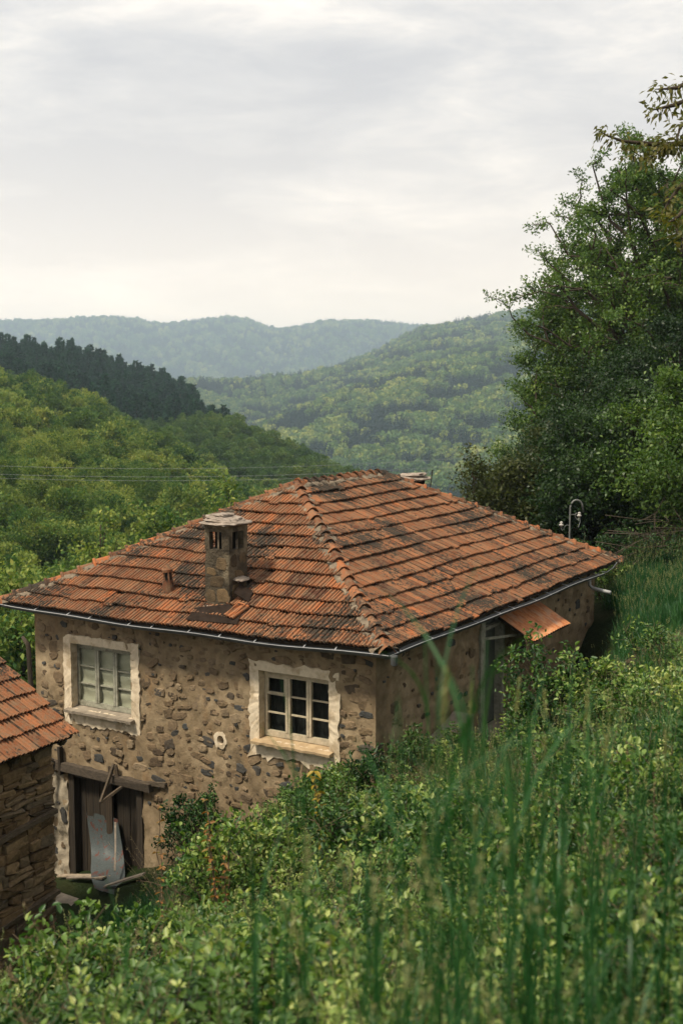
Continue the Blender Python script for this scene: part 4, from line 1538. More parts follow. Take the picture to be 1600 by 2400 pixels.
def side(P, L, top):
    n = 20; m = 40
    vs_ = [P(L * j / n, zb + (top(L * j / n) - zb) * i / m, -.03 + .02 * float(smooth_noise(np.array([L * j / n, i * .11]), .3, 5))) for i in range(m + 1) for j in range(n + 1)]
    core.add(vs_, [(i * (n + 1) + j, i * (n + 1) + j + 1, (i + 1) * (n + 1) + j + 1, (i + 1) * (n + 1) + j) for i in range(m) for j in range(n)])
side(sp, 6, lambda q: zt + .1)
side(sf, 4.4, lambda s: zt + min(s, 4.4 - s) * .6 + .05)
core.add([sp(6, zb), sp(6, zt), np.array([*(SW - uR * 6 + uL * 4.4)[:2], zt]), np.array([*(SW - uR * 6 + uL * 4.4)[:2], zb]), sf(4.4, zb), sf(4.4, zt)], [(0, 1, 2, 3), (3, 2, 5, 4)])
swall = core.build('wall', M['mortar_dark'] if 'mortar_dark' in M else M['dirt'], shed)
r_ = np.random.default_rng(77)


def courses(P, along, out_, q1, z0, z1, slope, lim):
    z, n = z0, 0
    while z < z1:
        h = r_.uniform(.07, .19)
        q = -.02 + r_.uniform(-.02, .02)
        while q < q1:
            w = r_.uniform(.14, .52) * (1 if h > .1 else 1.25)
            if r_.random() < .12:
                put_stone(ST_RUB, swall, P, q + w / 2, z + h * .27 + q * slope, w * 1.06, h * .5, .06 + r_.uniform(0, .04), r_.normal(0, .05), along, out_)
                put_stone(ST_RUB, swall, P, q + w / 2, z + h * .77 + q * slope, w * 1.02, h * .46, .06 + r_.uniform(0, .04), r_.normal(0, .06), along, out_)
            else:
                put_stone(ST_RUB, swall, P, q + w / 2, z + h / 2 + q * slope + r_.normal(0, .008), w * 1.08, h * 1.04, .05 + r_.uniform(0, .055), r_.normal(0, .05), along, out_)
            q += w; n += 1
        z += h
    return n


courses(sp, -uR, -uL, 1.75, -9.35, zt - .02, .0, 0)
courses(sf, uL, uR, .8, -9.35, zt, .0, 0)
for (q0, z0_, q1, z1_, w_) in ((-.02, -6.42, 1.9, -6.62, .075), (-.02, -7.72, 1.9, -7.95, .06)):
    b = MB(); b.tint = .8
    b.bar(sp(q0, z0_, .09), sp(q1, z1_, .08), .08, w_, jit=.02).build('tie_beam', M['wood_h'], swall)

# ------------------------------------------------------------------ loose things by the cellar door
gz = lambda p: hz(p[0], p[1])
gp = lambda s, d: fr(s, gz(fr(s, 0, d)), d)
ms = MB()
n = 14
pts = []
tz = -8.24
for i in range(n + 1):
    t = i / n
    s_c = 6.22 - .45 * t - .62 * t ** 3.2
    g = gp(s_c, .95)[2]
    z = tz + (g + .06 - tz) * (t ** .8)
    d = -.13 + .16 * t + .95 * t ** 3.2
    wd = .43 + .02 * t - (.18 * max(0, t - .82) / .18 if t > .82 else 0)
    for j in range(7):
        pts.append(fr(s_c + wd * (1 - j / 3) * (-1) + .06 * math.sin(j), z + .01 * math.sin(j * 2 + i), d + .015 * math.cos(j * 1.7)))
ms.add(pts, [(i * 7 + j, i * 7 + j + 1, (i + 1) * 7 + j + 1, (i + 1) * 7 + j) for i in range(n) for j in range(6)])
ms.add([p + uR * .006 for p in map(np.asarray, pts)], [(i * 7 + j, (i + 1) * 7 + j, (i + 1) * 7 + j + 1, i * 7 + j + 1) for i in range(n) for j in range(6)])
o = ms.build('sheet_metal', M['sheet'], smooth=True)
tag(o, 'peeling grey sheet of metal with rust patches leaning in the cellar doorway', 'metal sheet')
p0 = gp(5.28, .55)
o = MB().bar(fr(5.72, -8.24, .02), p0 + uz * .25, .035, .025, jit=.002).build('lath', M['wood_grey'])
tag(o, 'thin wooden lath leaning on the cellar door along the grey metal sheet', 'lath')
o = MB().tube([fr(7.22, -7.2, .16), fr(7.38, -7.9, .3), gp(7.62, .42) + uz * .6, gp(7.66, .45)], [.04, .042, .045, .045], 7).build('timber_pole', M['wood'], smooth=True)
tag(o, 'dark round pole leaning against the house wall left of the cellar door', 'pole')
for i, (s0, d0, s1, d1, lb) in enumerate(((7.05, .22, 5.5, .38, 'pale plank lying along the threshold of the cellar door'), (6.6, .42, 5.55, .55, 'grey plank lying askew in front of the cellar threshold'), (5.35, .75, 4.5, .62, 'dark plank on the ground right of the bent metal sheet'))):
    a, b_ = gp(s0, d0) + uz * .08, gp(s1, d1) + uz * (.10 + .03 * i)
    bb = MB(); bb.tint = (.9, .7, .3)[i]
    o = bb.bar(a, b_, .12, .03, jit=.004).build('plank', M['wood_grey'])
    tag(o, lb, 'plank', 'old planks lying by the cellar door')
pa = gp(6.2, .9)
o = MB().add([pa + uz * .03 + uL * .7, pa + uz * .05 - uL * .55 + uR * -.1, pa - uR * .55 - uL * .4 + uz * -.05, pa - uR * .5 + uL * .6 + uz * -.05, pa - uz * .3 + uL * .7, pa - uz * .3 - uL * .55, pa - uR * .55 - uL * .4 - uz * .4, pa - uR * .5 + uL * .6 - uz * .4], [(0, 1, 2, 3), (0, 4, 5, 1), (1, 5, 6, 2), (2, 6, 7, 3), (3, 7, 4, 0)]).build('doorstep_stone', M['concrete'])
tag(o, 'flat stone slab on the ground in front of the cellar door', 'slab')

# ------------------------------------------------------------------ insulator pole and wires
pb = at(1334, 1262, 30.0)
gzp = hz(pb[0], pb[1])
pole = thing('utility_pole', 'thin hooked steel pole carrying two white insulators behind the roof', 'pole', (pb[0], pb[1], gzp))
T = at(1336, 1190, 30.0)
pth = [np.array([pb[0], pb[1], gzp - .2]), pb, T] + [T + np.array([.16 - .16 * math.cos(a), 0, .20 * math.sin(a)]) for a in np.linspace(.3, 2.6, 7)] + [T + np.array([.34, 0, -.12])]
MB().tube(pth, .024, 8).build('mast', M['steel'], pole, smooth=True)


def insulator(px, py, arm):
    c = at(px, py, 30.0)
    b = MB().lathe(c, [(.02, -.07), (.034, -.06), (.034, -.035), (.06, -.03), (.064, -.01), (.037, .014), (.034, .024), (.042, .034), (.04, .06), (.02, .075)], 12)
    i = b.build('insulator', M['porcelain'], pole, smooth=True)
    MB().tube([at(*p, 30.0) for p in arm], .010, 5).build('arm', M['steel'], i)
    return i


insulator(1315, 1229, [(1334, 1231), (1326, 1231), (1322, 1235), (1321, 1240), (1317, 1243), (1314, 1238), (1315, 1231)])
insulator(1357, 1207, [(1336, 1206), (1347, 1206), (1348, 1213), (1352, 1218), (1356, 1216), (1357, 1209)])
MB().tube([at(1347, 1206, 30.0), at(1351, 1202, 30.0)], .010, 5).build('arm_tip', M['steel'], pole)
MB().tube([at(1358, 1209, 30), at(1359, 1222, 30), at(1355, 1236, 30)], .006, 4).build('drop_wire', M['cable'], pole)
for i, (pts_, lb) in enumerate((([(-160, 1086), (150, 1094), (500, 1099), (760, 1092), (1000, 1078), (1240, 1060), (1500, 1036)], 'topmost of the three wires strung across the wooded valley'),
                               ([(-160, 1106), (150, 1113), (500, 1118), (760, 1112), (1000, 1096), (1240, 1076), (1500, 1050)], 'middle of the three wires strung across the wooded valley'),
                               ([(-160, 1116), (150, 1122), (500, 1127), (760, 1122), (1000, 1106), (1240, 1086), (1500, 1060)], 'lowest of the three wires strung across the wooded valley'))):
    ps = np.array(pts_, float)
    t = np.linspace(0, 1, 25)
    xx = np.interp(t, np.linspace(0, 1, len(ps)), ps[:, 0])
    co = np.polyfit(ps[:, 0], ps[:, 1], 3)
    o = MB().tube([at(x, np.polyval(co, x), 62 + 3 * (x / 1600)) for x in xx], .0065, 4).build('power_line', M['cable'], smooth=True)
    tag(o, lb, 'power line', 'wires across the valley')
mp_ = at(533, 747, 4700)
mz = hz(mp_[0], 4700)
o = MB().tube([np.array([mp_[0], 4700, mz]), np.array([mp_[0], 4700, mz + 24]), np.array([mp_[0], 4700, mz + 36])], [1.3, .9, .4], 6).build('radio_mast', M['steel'])
tag(o, 'tiny radio mast on the summit of the hazy ridge', 'mast')

# ------------------------------------------------------------------ foliage helpers
def leaves_np(c, axis, nrm, L, W, fold=.25):
    """folded four-cornered leaves; all inputs (n,3) / (n,)"""
    axis = axis / (np.linalg.norm(axis, axis=1, keepdims=True) + 1e-9)
    side = np.cross(axis, nrm)
    side = side / (np.linalg.norm(side, axis=1, keepdims=True) + 1e-9)
    n2 = np.cross(side, axis)
    L, W = np.asarray(L)[:, None], np.asarray(W)[:, None]
    a = c
    m = c + axis * L * .45
    v = np.stack([a, m + side * W * .5 + n2 * W * fold, c + axis * L, m - side * W * .5 + n2 * W * fold], 1)
    return v.reshape(-1, 3)


def quads(n, off=0):
    return np.arange(n * 4, dtype=np.int32).reshape(-1, 4) + off


def rnd_dirs(r, n, up=0.):
    d = r.normal(0, 1, (n, 3)); d[:, 2] += up
    return d / np.linalg.norm(d, axis=1, keepdims=True)


def qcurve(a, b, lift, n, r=None, j=0.):
    a, b = np.asarray(a, float), np.asarray(b, float)
    L = np.linalg.norm(b - a)
    m = (a + b) / 2 + np.array([0, 0, lift * L])
    t = np.linspace(0, 1, n)[:, None]
    p = (1 - t) ** 2 * a + 2 * t * (1 - t) * m + t ** 2 * b
    if r is not None and j:
        p[1:-1] += r.normal(0, j * L, (n - 2, 3))
    return p


def grow_tree(r, height, base_h, rx, rz, n1, n2, n3, per, leaf, trunk_r, shape=1.0, lean=(0, 0), clump=.30, droop=.1, lift=.12):
    """trunk with limbs, boughs and twigs to an uneven crown; returns trunk MB and (verts, tints) of the crown"""
    tb = MB()
    top = np.array([lean[0], lean[1], height])
    n_t = 9
    tp = qcurve((0, 0, -.3), top * np.array([1, 1, .93]), .0, n_t, r, .012)
    rad = np.linspace(trunk_r, trunk_r * .22, n_t)
    tb.tube(tp, list(rad), 8)
    tips, dirs = [], []
    for i in range(n1):
        t = (.22 + .76 * (i + r.uniform(0, .9)) / n1) if shape < 2 else .98 * (i + r.uniform(0, .9)) / n1
        hgt = base_h + (height - base_h) * t
        s = tp[np.clip(int(hgt * .66 / height * (n_t - 1)), 1, n_t - 2)] if t < .9 else tp[-2]
        az = i * 2.4 + r.normal(0, .45)
        prof = math.sin(math.pi * min(1, max(.0, (t * .86 + .14))) ** shape) ** .6 if shape < 2 else (1.03 - t ** 3.6) ** .52
        rr = rx * max(.2, prof) * (r.uniform(.72, 1.08) if shape < 2 else (r.uniform(.45, .8) if r.random() < .2 else r.uniform(.92, 1.04)))
        e = np.array([lean[0] * hgt / height + math.cos(az) * rr, lean[1] * hgt / height + math.sin(az) * rr, hgt + r.normal(0, .06) * height])
        p = qcurve(s, e, lift, 7, r, .03)
        tb.tube(p, list(np.linspace(trunk_r * .34, trunk_r * .07, 7)), 5, False)
        for j in range(n2):
            k = int(np.clip(2 + 4.6 * (j + r.random()) / n2, 2, 6))
            o = p[k]
            d = (e - s) / np.linalg.norm(e - s) * .55 + rnd_dirs(r, 1, .15)[0] * .9
            ln = rr * (r.uniform(.22, .46) if shape < 2 else r.uniform(.16, .29))
            q = qcurve(o, o + d * ln, .08, 5, r, .04)
            tb.tube(q, list(np.linspace(trunk_r * .10, trunk_r * .035, 5)), 4, False)
            for m in range(n3):
                kk = int(np.clip(1 + 3.9 * (m + r.random()) / n3, 1, 4))
                oo = q[kk]
                dd = d * .5 + rnd_dirs(r, 1, .1)[0] * .8
                w = oo + dd * ln * r.uniform(.3, .6)
                tb.tube([oo, (oo + w) / 2 + r.normal(0, .03, 3), w], [trunk_r * .035, trunk_r * .025, trunk_r * .012], 3, False)
                tips.append((oo, w)); dirs.append(dd)
    tips = np.array(tips); dirs = np.array(dirs)
    n = len(tips) * per
    idx = np.repeat(np.arange(len(tips)), per)
    t = r.uniform(.15, 1.1, (n, 1))
    c = tips[idx, 0] * (1 - t) + tips[idx, 1] * t + r.normal(0, clump, (n, 3)) * np.array([1, 1, .7])
    ax = dirs[idx] * .6 + rnd_dirs(r, n, -droop)
    nr = rnd_dirs(r, n, 1.1)
    sz = leaf * r.uniform(.65, 1.3, n)
    v = leaves_np(c, ax, nr, sz, sz * .55)
    tint = np.clip(r.normal(.45, .16, n) + np.repeat(r.normal(0, .14, len(tips)), per), 0, 1)
    return tb, v, tint


def crown_mesh(name, v, tint, mat):
    return np_mesh(name, v, quads(len(v) // 4), mat, tint)


def place_tree(name, label, cat, loc, tb, cv, ct, leaf, group=None, rot=0., bark=None):
    t = thing(name, label, cat, loc, group)
    t.rotation_euler = (0, 0, rot)
    o = link('trunk', tb.mesh('trunk', bark or M['bark'], True), None, None); o.parent = t
    o = link('crown', crown_mesh('crown', cv, ct, leaf), None, None); o.parent = t
    return t


# ------------------------------------------------------------------ trees round the house
def ground_at(px, depth):
    x = depth * (px - 800) / F_PX
    return np.array([x, depth, hz(x, depth)])


rt_ = np.random.default_rng(5)
# the big tree over the right side
bx = 48 * (1545 - 800) / F_PX
bz = hz(bx, 48)
top_z = at(1490, 375, 48)[2]
tb, cv, ct = grow_tree(rt_, top_z - bz, at(1500, 1050, 48)[2] - bz, 5.25, 8, 170, 6, 5, 36, .14, .42, 2.6, clump=.15, lift=.10)
big = place_tree('tall_tree', 'tall broad tree with branches showing against the sky beside the house', 'tree', (bx, 48, bz), tb, cv, ct, M['maple'])

TH = [  # px of foot, distance, px-height of top, crown radius, material, kind, label
    (1585, 41, 740, 3.2, 'maple2', 'dark green tree standing under the tall tree at its right'),
    (1450, 43, 830, 3.0, 'maple2', 'rounded dark tree standing in front of the tall tree trunk'),
    (1300, 40, 1010, 2.2, 'olive', 'olive green thicket tree behind the insulator pole'),
    (1225, 38, 1100, 1.5, 'olive', 'feathery olive sapling just right of the bare topped sapling'),
    (1380, 36.5, 985, 2.3, 'maple2', 'leafy dark tree between the insulator pole and the grassy bank'),
    (1490, 35, 930, 2.2, 'maple2', 'deep green tree rising above the brushwood on the bank'),
    (1600, 33, 900, 2.4, 'maple', 'lighter leafed tree at the edge of the view over the bank'),
    (1340, 44, 930, 2.4, 'maple2', 'shaded tree filling the gap below the tall tree'),
    (1300, 50, 650, 1.9, 'maple', 'separate leafy tree standing in for the lower side of the tall tree crown'),  # stands for the tall tree's own crown, built as a tree apart
    (1530, 38, 1020, 2.1, 'maple', 'bushy tree with bright leaf sprays above the brushwood'),
]
for px, dp_, py, rr, mt, lb in TH:
    g = ground_at(px, dp_)
    hgt = max(2.2, at(px, py, dp_)[2] - g[2])
    tb, cv, ct = grow_tree(rt_, hgt, hgt * .06, rr, hgt * .5, 26, 6, 4, 52, .125, .11, .8, clump=.24, lift=.22)
    place_tree('thicket_tree', lb, 'tree', g, tb, cv, ct, M[mt], 'trees on the slope behind the house')
# slender sapling with a sparse head
g = ground_at(1112, 36)
hgt = at(1112, 1064, 36)[2] - g[2]
tb, cv, ct = grow_tree(rt_, hgt, hgt * .1, 1.0, 2, 18, 4, 4, 9, .13, .07, .7, clump=.16, lift=.35)
place_tree('sapling', 'thin sparse sapling with a twiggy head just above the roof hip', 'sapling', g, tb, cv, ct, M['olive'])
g = ground_at(1175, 37)
hgt = at(1175, 1095, 37)[2] - g[2]
tb, cv, ct = grow_tree(rt_, hgt, hgt * .1, 1.2, 2, 18, 4, 4, 14, .13, .06, .8, clump=.2, lift=.3)
place_tree('sapling', 'low bushy sapling with yellowish tips above the roof hip', 'sapling', g, tb, cv, ct, M['olive'])
# trees just below the house on the valley side
for px, dp_, py, rr, lb, nn in ((232, 50, 1190, 2.9, 'open crowned tree with visible stems behind the ridge of hip tiles', 9),
                                (40, 34, 1430, 2.0, 'light green tree left of the house wall above the shed roof', 16),
                                (-20, 40, 1330, 2.6, 'tree at the edge of the view left of the eaves', 16),
                                (90, 46, 1330, 2.4, 'bushy tree just outside the eaves corner', 16),
                                (540, 52, 1135, 1.7, 'slim light green tree tops peeping over the roof ridge', 9),
                                (370, 54, 1215, 2.4, 'leafy tree behind the middle of the hip', 13)):
    g = ground_at(px, dp_)
    hgt = at(px, py, dp_)[2] - g[2]
    tb, cv, ct = grow_tree(rt_, hgt, hgt * .15, rr, hgt * .5, 18, 6, 4, nn, .21, .12, .8, clump=.28, lift=.22)
    place_tree('valley_tree', lb, 'tree', g, tb, cv, ct, M['beech'], 'trees just below the house')
# dead snag among them
g = ground_at(60, 29)
a_ = at(52, 1492, 29)
o = MB().tube([g, (g + a_) / 2 + np.array([.12, 0, 0]), at(66, 1512, 29), a_], [.09, .07, .06, .04], 6).build('dead_stem', M['bark'], smooth=True)
tag(o, 'dark dead stem standing between the shed roof and the house corner', 'dead stem')

# bronze-leaved tree whose branches reach into the view from the right edge
ct_x, ct_y = 7.4, 15.5
cz_ = hz(ct_x, ct_y)
cher = thing('cherry_tree', 'bronze leaved tree whose branch tips reach in front of the tall tree', 'tree', (ct_x, ct_y, cz_))
cherry_o = np.array([ct_x, ct_y, cz_])
tk = MB()
tk.tube([(0, 0, -.3), (-.1, 0, 2.2), (-.35, .1, 4.6), (-.5, .2, 6.8), (-.4, .2, 9.0)], [.20, .17, .12, .08, .03], 8)
BR = [((1600, 335), [(1560, 338), (1510, 335), (1460, 330), (1425, 318), (1404, 306)], 14.5, 2.9),
      ((1605, 235), [(1580, 245), (1550, 252), (1522, 258)], 14.4, 3.3),
      ((1610, 190), [(1590, 204), (1565, 207), (1535, 208)], 14.7, 3.4),
      ((1612, 300), [(1600, 290), (1592, 300), (1586, 330)], 14.2, 3.2),
      ((1612, 420), [(1590, 440), (1568, 470), (1550, 500)], 14.3, 2.4),
      ((1612, 480), [(1596, 500), (1578, 515), (1566, 520)], 14.0, 2.1),
      ((1620, 520), [(1606, 545), (1596, 570)], 14.0, 1.9),
      ((1560, 338), [(1540, 360), (1510, 372), (1480, 352)], 14.4, 2.8)]
lc, la = [], []
for k, (s, pts_, dpt, zk) in enumerate(BR):
    start = (np.array([-.35, .1, 4.6 + (k % 4) * .6]) if k != 7 else at(*s, dpt) - cherry_o)
    p = [start] + [at(*s, dpt) - cherry_o] + [at(*q, dpt - .05 * i) - cherry_o for i, q in enumerate(pts_)]
    tk.tube(p, list(np.linspace(.05 if k != 7 else .012, .006, len(p))), 5, False)
    for i in range(0, len(p) - 1):
        m = 24 if i else 150
        t = rt_.uniform(0, 1, (m, 1))
        q = p[i] * (1 - t) + p[i + 1] * t
        tw = rnd_dirs(rt_, m, -.1)
        lc.append(q + tw * rt_.uniform(.02, .22, (m, 1)) * np.array([1, 1, .75])); la.append(tw * .6 + np.array([-.25, 0, -.55]))
    m = 10
    lc.append(p[-1] + rt_.normal(0, .05, (m, 3))); la.append(rnd_dirs(rt_, m, -.2) + np.array([-.4, 0, -.2]))
# the rest of the crown, out of view, further round the trunk
m = 5000
e = rnd_dirs(rt_, m) * rt_.uniform(.5, 1, (m, 1)) ** .5 * np.array([2.6, 2.4, 3.0]) + np.array([1.6, .4, 7.2])
lc.append(e); la.append(rnd_dirs(rt_, m, -.5))
lc, la = np.concatenate(lc), np.concatenate(la)
sz = rt_.uniform(.06, .115, len(lc))
cvv = leaves_np(lc, la, rnd_dirs(rt_, len(lc), .8), sz, sz * .42)
o = link('trunk', tk.mesh('trunk', M['bark'], True)); o.parent = cher
o = link('crown', crown_mesh('crown', cvv, np.clip(rt_.normal(.5, .25, len(lc)), 0, 1), M['cherry'])); o.parent = cher

# ------------------------------------------------------------------ woods on the valley side
def forest_proto(r, kind, h):
    if kind in ('beech', 'beech_fine'):
        fine = kind == 'beech_fine'
        n = 9000 if fine else 3000
        k = 40
        ce = rnd_dirs(r, k, .45); ce *= r.uniform(.35, 1.08, (k, 1)) * np.array([.29, .29, .42]) * h
        ce[:, 2] += h * .60
        idx = r.integers(0, k, n)
        d = rnd_dirs(r, n, .25)
        c = ce[idx] + d * r.uniform(.5, 1, (n, 1)) * np.array([.105, .105, .085]) * h
        ax = d * .4 + (ce[idx] - np.array([0, 0, h * .45])) / h * 1.0 + rnd_dirs(r, n) * .7
        sz = h * r.uniform(.030, .058, n) * (.52 if fine else 1)
        v = leaves_np(c, ax, rnd_dirs(r, n, 1.0), sz, sz * .6)
        t = np.clip(.42 + r.normal(0, .14, n) + r.normal(0, .20, k)[idx], 0, 1)
    elif kind == 'pine':
        L = []
        for lev in range(24):
            f = (lev + r.uniform(0, .7)) / 24
            z = h * (.20 + .80 * f)
            rad = h * (.008 + .20 * (1 - f) ** 1.05 * (1 if f > .12 else .75)) * r.uniform(.7, 1.25)
            nb = int(7 + 7 * (1 - f))
            for a in r.uniform(0, 6.28, nb):
                m = 5
                t = r.uniform(.25, 1, m)
                base = np.c_[np.cos(a) * rad * t, np.sin(a) * rad * t, z - rad * t * .10 + r.normal(0, .012 * h, m)]
                L.append((base, np.tile([math.cos(a), math.sin(a), .45], (m, 1)) + r.normal(0, .5, (m, 3)), np.full(m, h * .048)))
        c = np.concatenate([l[0] for l in L]); ax = np.concatenate([l[1] for l in L]); n = len(c)
        sz = h * r.uniform(.035, .065, n)
        v = leaves_np(c, ax, rnd_dirs(r, n, .6), sz, sz * .5)
        t = np.clip(r.normal(.45, .18, n), 0, 1)
    elif kind == 'far_b':
        n = 120
        d = rnd_dirs(r, n, .35)
        c = d * r.uniform(.75, 1, (n, 1)) * np.array([.40, .40, .40]) * h + np.array([0, 0, h * .52])
        sz = h * r.uniform(.16, .26, n)
        v = leaves_np(c, rnd_dirs(r, n, .2) + d * .4, d + rnd_dirs(r, n) * .5, sz, sz * .75)
        t = np.clip(r.normal(.45, .15, n), 0, 1)
    else:
        n = 110
        f = r.uniform(0, 1, n) ** 1.25
        a = r.uniform(0, 6.28, n)
        rad = h * .17 * (1 - f) + .01 * h
        c = np.c_[np.cos(a) * rad * .7, np.sin(a) * rad * .7, h * (.10 + .88 * f)]
        sz = h * .17 * (1.15 - .75 * f)
        ax = np.c_[np.cos(a), np.sin(a), np.full(n, -.15)] + r.normal(0, .3, (n, 3))
        v = leaves_np(c, ax, rnd_dirs(r, n, .9), sz, sz * .7)
        t = np.clip(r.normal(.45, .15, n), 0, 1)
    # a short stem, three-sided, so that nothing floats
    st = .012 * h
    q = np.array([[(math.cos(k * 2.09) * st, math.sin(k * 2.09) * st, -.06 * h), (math.cos((k + 1) * 2.09) * st, math.sin((k + 1) * 2.09) * st, -.06 * h), (math.cos((k + 1) * 2.09) * st * .5, math.sin((k + 1) * 2.09) * st * .5, h * .72), (math.cos(k * 2.09) * st * .5, math.sin(k * 2.09) * st * .5, h * .72)] for k in range(3)]).reshape(-1, 3)
    v = np.concatenate([v, q])
    return v, np.r_[t, [0, 0, 0]]


def proto_mesh(r, kind, h, leafm):
    v, t = forest_proto(r, kind, h)
    nf = len(t)
    return np_mesh('crown', v, quads(nf), None, t, mat_idx=[0] * (nf - 3) + [1] * 3, mats=[leafm, M['bark']])


rf = np.random.default_rng(19)
P_BEECH = [proto_mesh(rf, 'beech', 10, M['beech']) for _ in range(7)]
P_FINE = [proto_mesh(rf, 'beech_fine', 10, M['beech']) for _ in range(5)]
P_FINED = [proto_mesh(rf, 'beech_fine', 10, M['beech_dark']) for _ in range(2)]
P_HORN = [proto_mesh(rf, 'beech', 10, M['beech_dark']) for _ in range(3)]
P_PINE = [proto_mesh(rf, 'pine', 16, M['pine']) for _ in range(6)]
P_FB = [proto_mesh(rf, 'far_b', 9, M['far_leaf']) for _ in range(3)]
P_FC = [proto_mesh(rf, 'far_c', 10, M['far_conifer']) for _ in range(3)]


def hidden_proto(name, meshes):
    c = bpy.data.collections.new(name)
    for i, me in enumerate(meshes):
        c.objects.link(bpy.data.objects.new('%s_%02d' % (name, i), me))
    return c


def scatter_gn(name, pts, rot, scl, idx, coll):
    me = bpy.data.meshes.new(name)
    me.vertices.add(len(pts))
    me.vertices.foreach_set('co', np.asarray(pts, np.float32).ravel())
    for nm, tp, arr, key in (('rot', 'FLOAT_VECTOR', np.asarray(rot, np.float32), 'vector'), ('scl', 'FLOAT_VECTOR', np.asarray(scl, np.float32), 'vector'), ('pick', 'INT', np.asarray(idx, np.int32), 'value')):
        a = me.attributes.new(nm, tp, 'POINT')
        a.data.foreach_set(key, arr.ravel())
    o = link(name, me, kind='stuff')
    ng = bpy.data.node_groups.new(name, 'GeometryNodeTree')
    ng.interface.new_socket('Geometry', in_out='INPUT', socket_type='NodeSocketGeometry')
    ng.interface.new_socket('Geometry', in_out='OUTPUT', socket_type='NodeSocketGeometry')
    gi, go = ng.nodes.new('NodeGroupInput'), ng.nodes.new('NodeGroupOutput')
    ci = ng.nodes.new('GeometryNodeCollectionInfo')
    ci.inputs['Collection'].default_value = coll
    ci.inputs['Separate Children'].default_value = True
    ci.inputs['Reset Children'].default_value = True
    ip = ng.nodes.new('GeometryNodeInstanceOnPoints')
    ip.inputs['Pick Instance'].default_value = True

    def na(nm, dt):
        n = ng.nodes.new('GeometryNodeInputNamedAttribute')
        n.data_type = dt
        n.inputs['Name'].default_value = nm
        return n.outputs['Attribute']
    ng.links.new(gi.outputs[0], ip.inputs['Points'])
    ng.links.new(ci.outputs[0], ip.inputs['Instance'])
    ng.links.new(na('pick', 'INT'), ip.inputs['Instance Index'])
    e2r = ng.nodes.new('FunctionNodeEulerToRotation')
    ng.links.new(na('rot', 'FLOAT_VECTOR'), e2r.inputs[0])
    ng.links.new(e2r.outputs[0], ip.inputs['Rotation'])
    ng.links.new(na('scl', 'FLOAT_VECTOR'), ip.inputs['Scale'])
    ng.links.new(ip.outputs[0], go.inputs[0])
    md = o.modifiers.new('scatter', 'NODES')
    md.node_group = ng
    return o


# which ground can be seen: the running skyline along each bearing
PXV = np.linspace(-260, 1860, 425)
DV = np.exp(np.linspace(math.log(40), math.log(6000), 420))
PG, DG = np.meshgrid(PXV, DV, indexing='ij')
ZG = H(DG * (PG - 800) / F_PX, DG)
ELG = ZG / DG
SKY = np.maximum.accumulate(ELG, axis=1)


def visible(x, y, top, margin=.010):
    px = 800 + F_PX * x / y
    i = np.clip(np.round((px - PXV[0]) / (PXV[1] - PXV[0])).astype(int), 0, len(PXV) - 1)
    j = np.clip(np.searchsorted(DV, y) - 3, 0, len(DV) - 1)
    return (top / y) > SKY[i, j] - margin


def poisson(r, n, d0, d1, p0, p1, sep):
    """random spots over a sector, thinned so that none stand closer than sep(d)"""
    d = np.sqrt(r.uniform(d0 ** 2, d1 ** 2, n)); p = r.uniform(p0, p1, n)
    x, y = d * (p - 800) / F_PX, d
    grid, keep = {}, []
    for k in range(n):
        s = sep
        key = (int(x[k] // s), int(y[k] // s))
        ok = True
        for a in (-1, 0, 1):
            for b in (-1, 0, 1):
                for m in grid.get((key[0] + a, key[1] + b), ()):
                    if (x[k] - x[m]) ** 2 + (y[k] - y[m]) ** 2 < s * s: ok = False
        if ok:
            grid.setdefault(key, []).append(k); keep.append(k)
    k = np.array(keep)
    return x[k], y[k]


x1, y1 = poisson(rf, 22000, 58, 372, -240, 1010, 3.0)
z1 = H(x1, y1)
ok = visible(x1, y1, z1 + 9, .004) & ~((y1 > 352) & (800 + F_PX * x1 / y1 < 505))
x1, y1, z1 = x1[ok], y1[ok], z1[ok]
order = np.argsort(y1)
x1, y1, z1 = x1[order], y1[order], z1[order]
px1 = 800 + F_PX * x1 / y1
hump = y1 > 262
inview = (px1 > -60) & (px1 < 1000)
lab_b = ('leafy green tree in the wood that covers the near hillside', 'darker tree in the wood on the rounded hump below the pines')
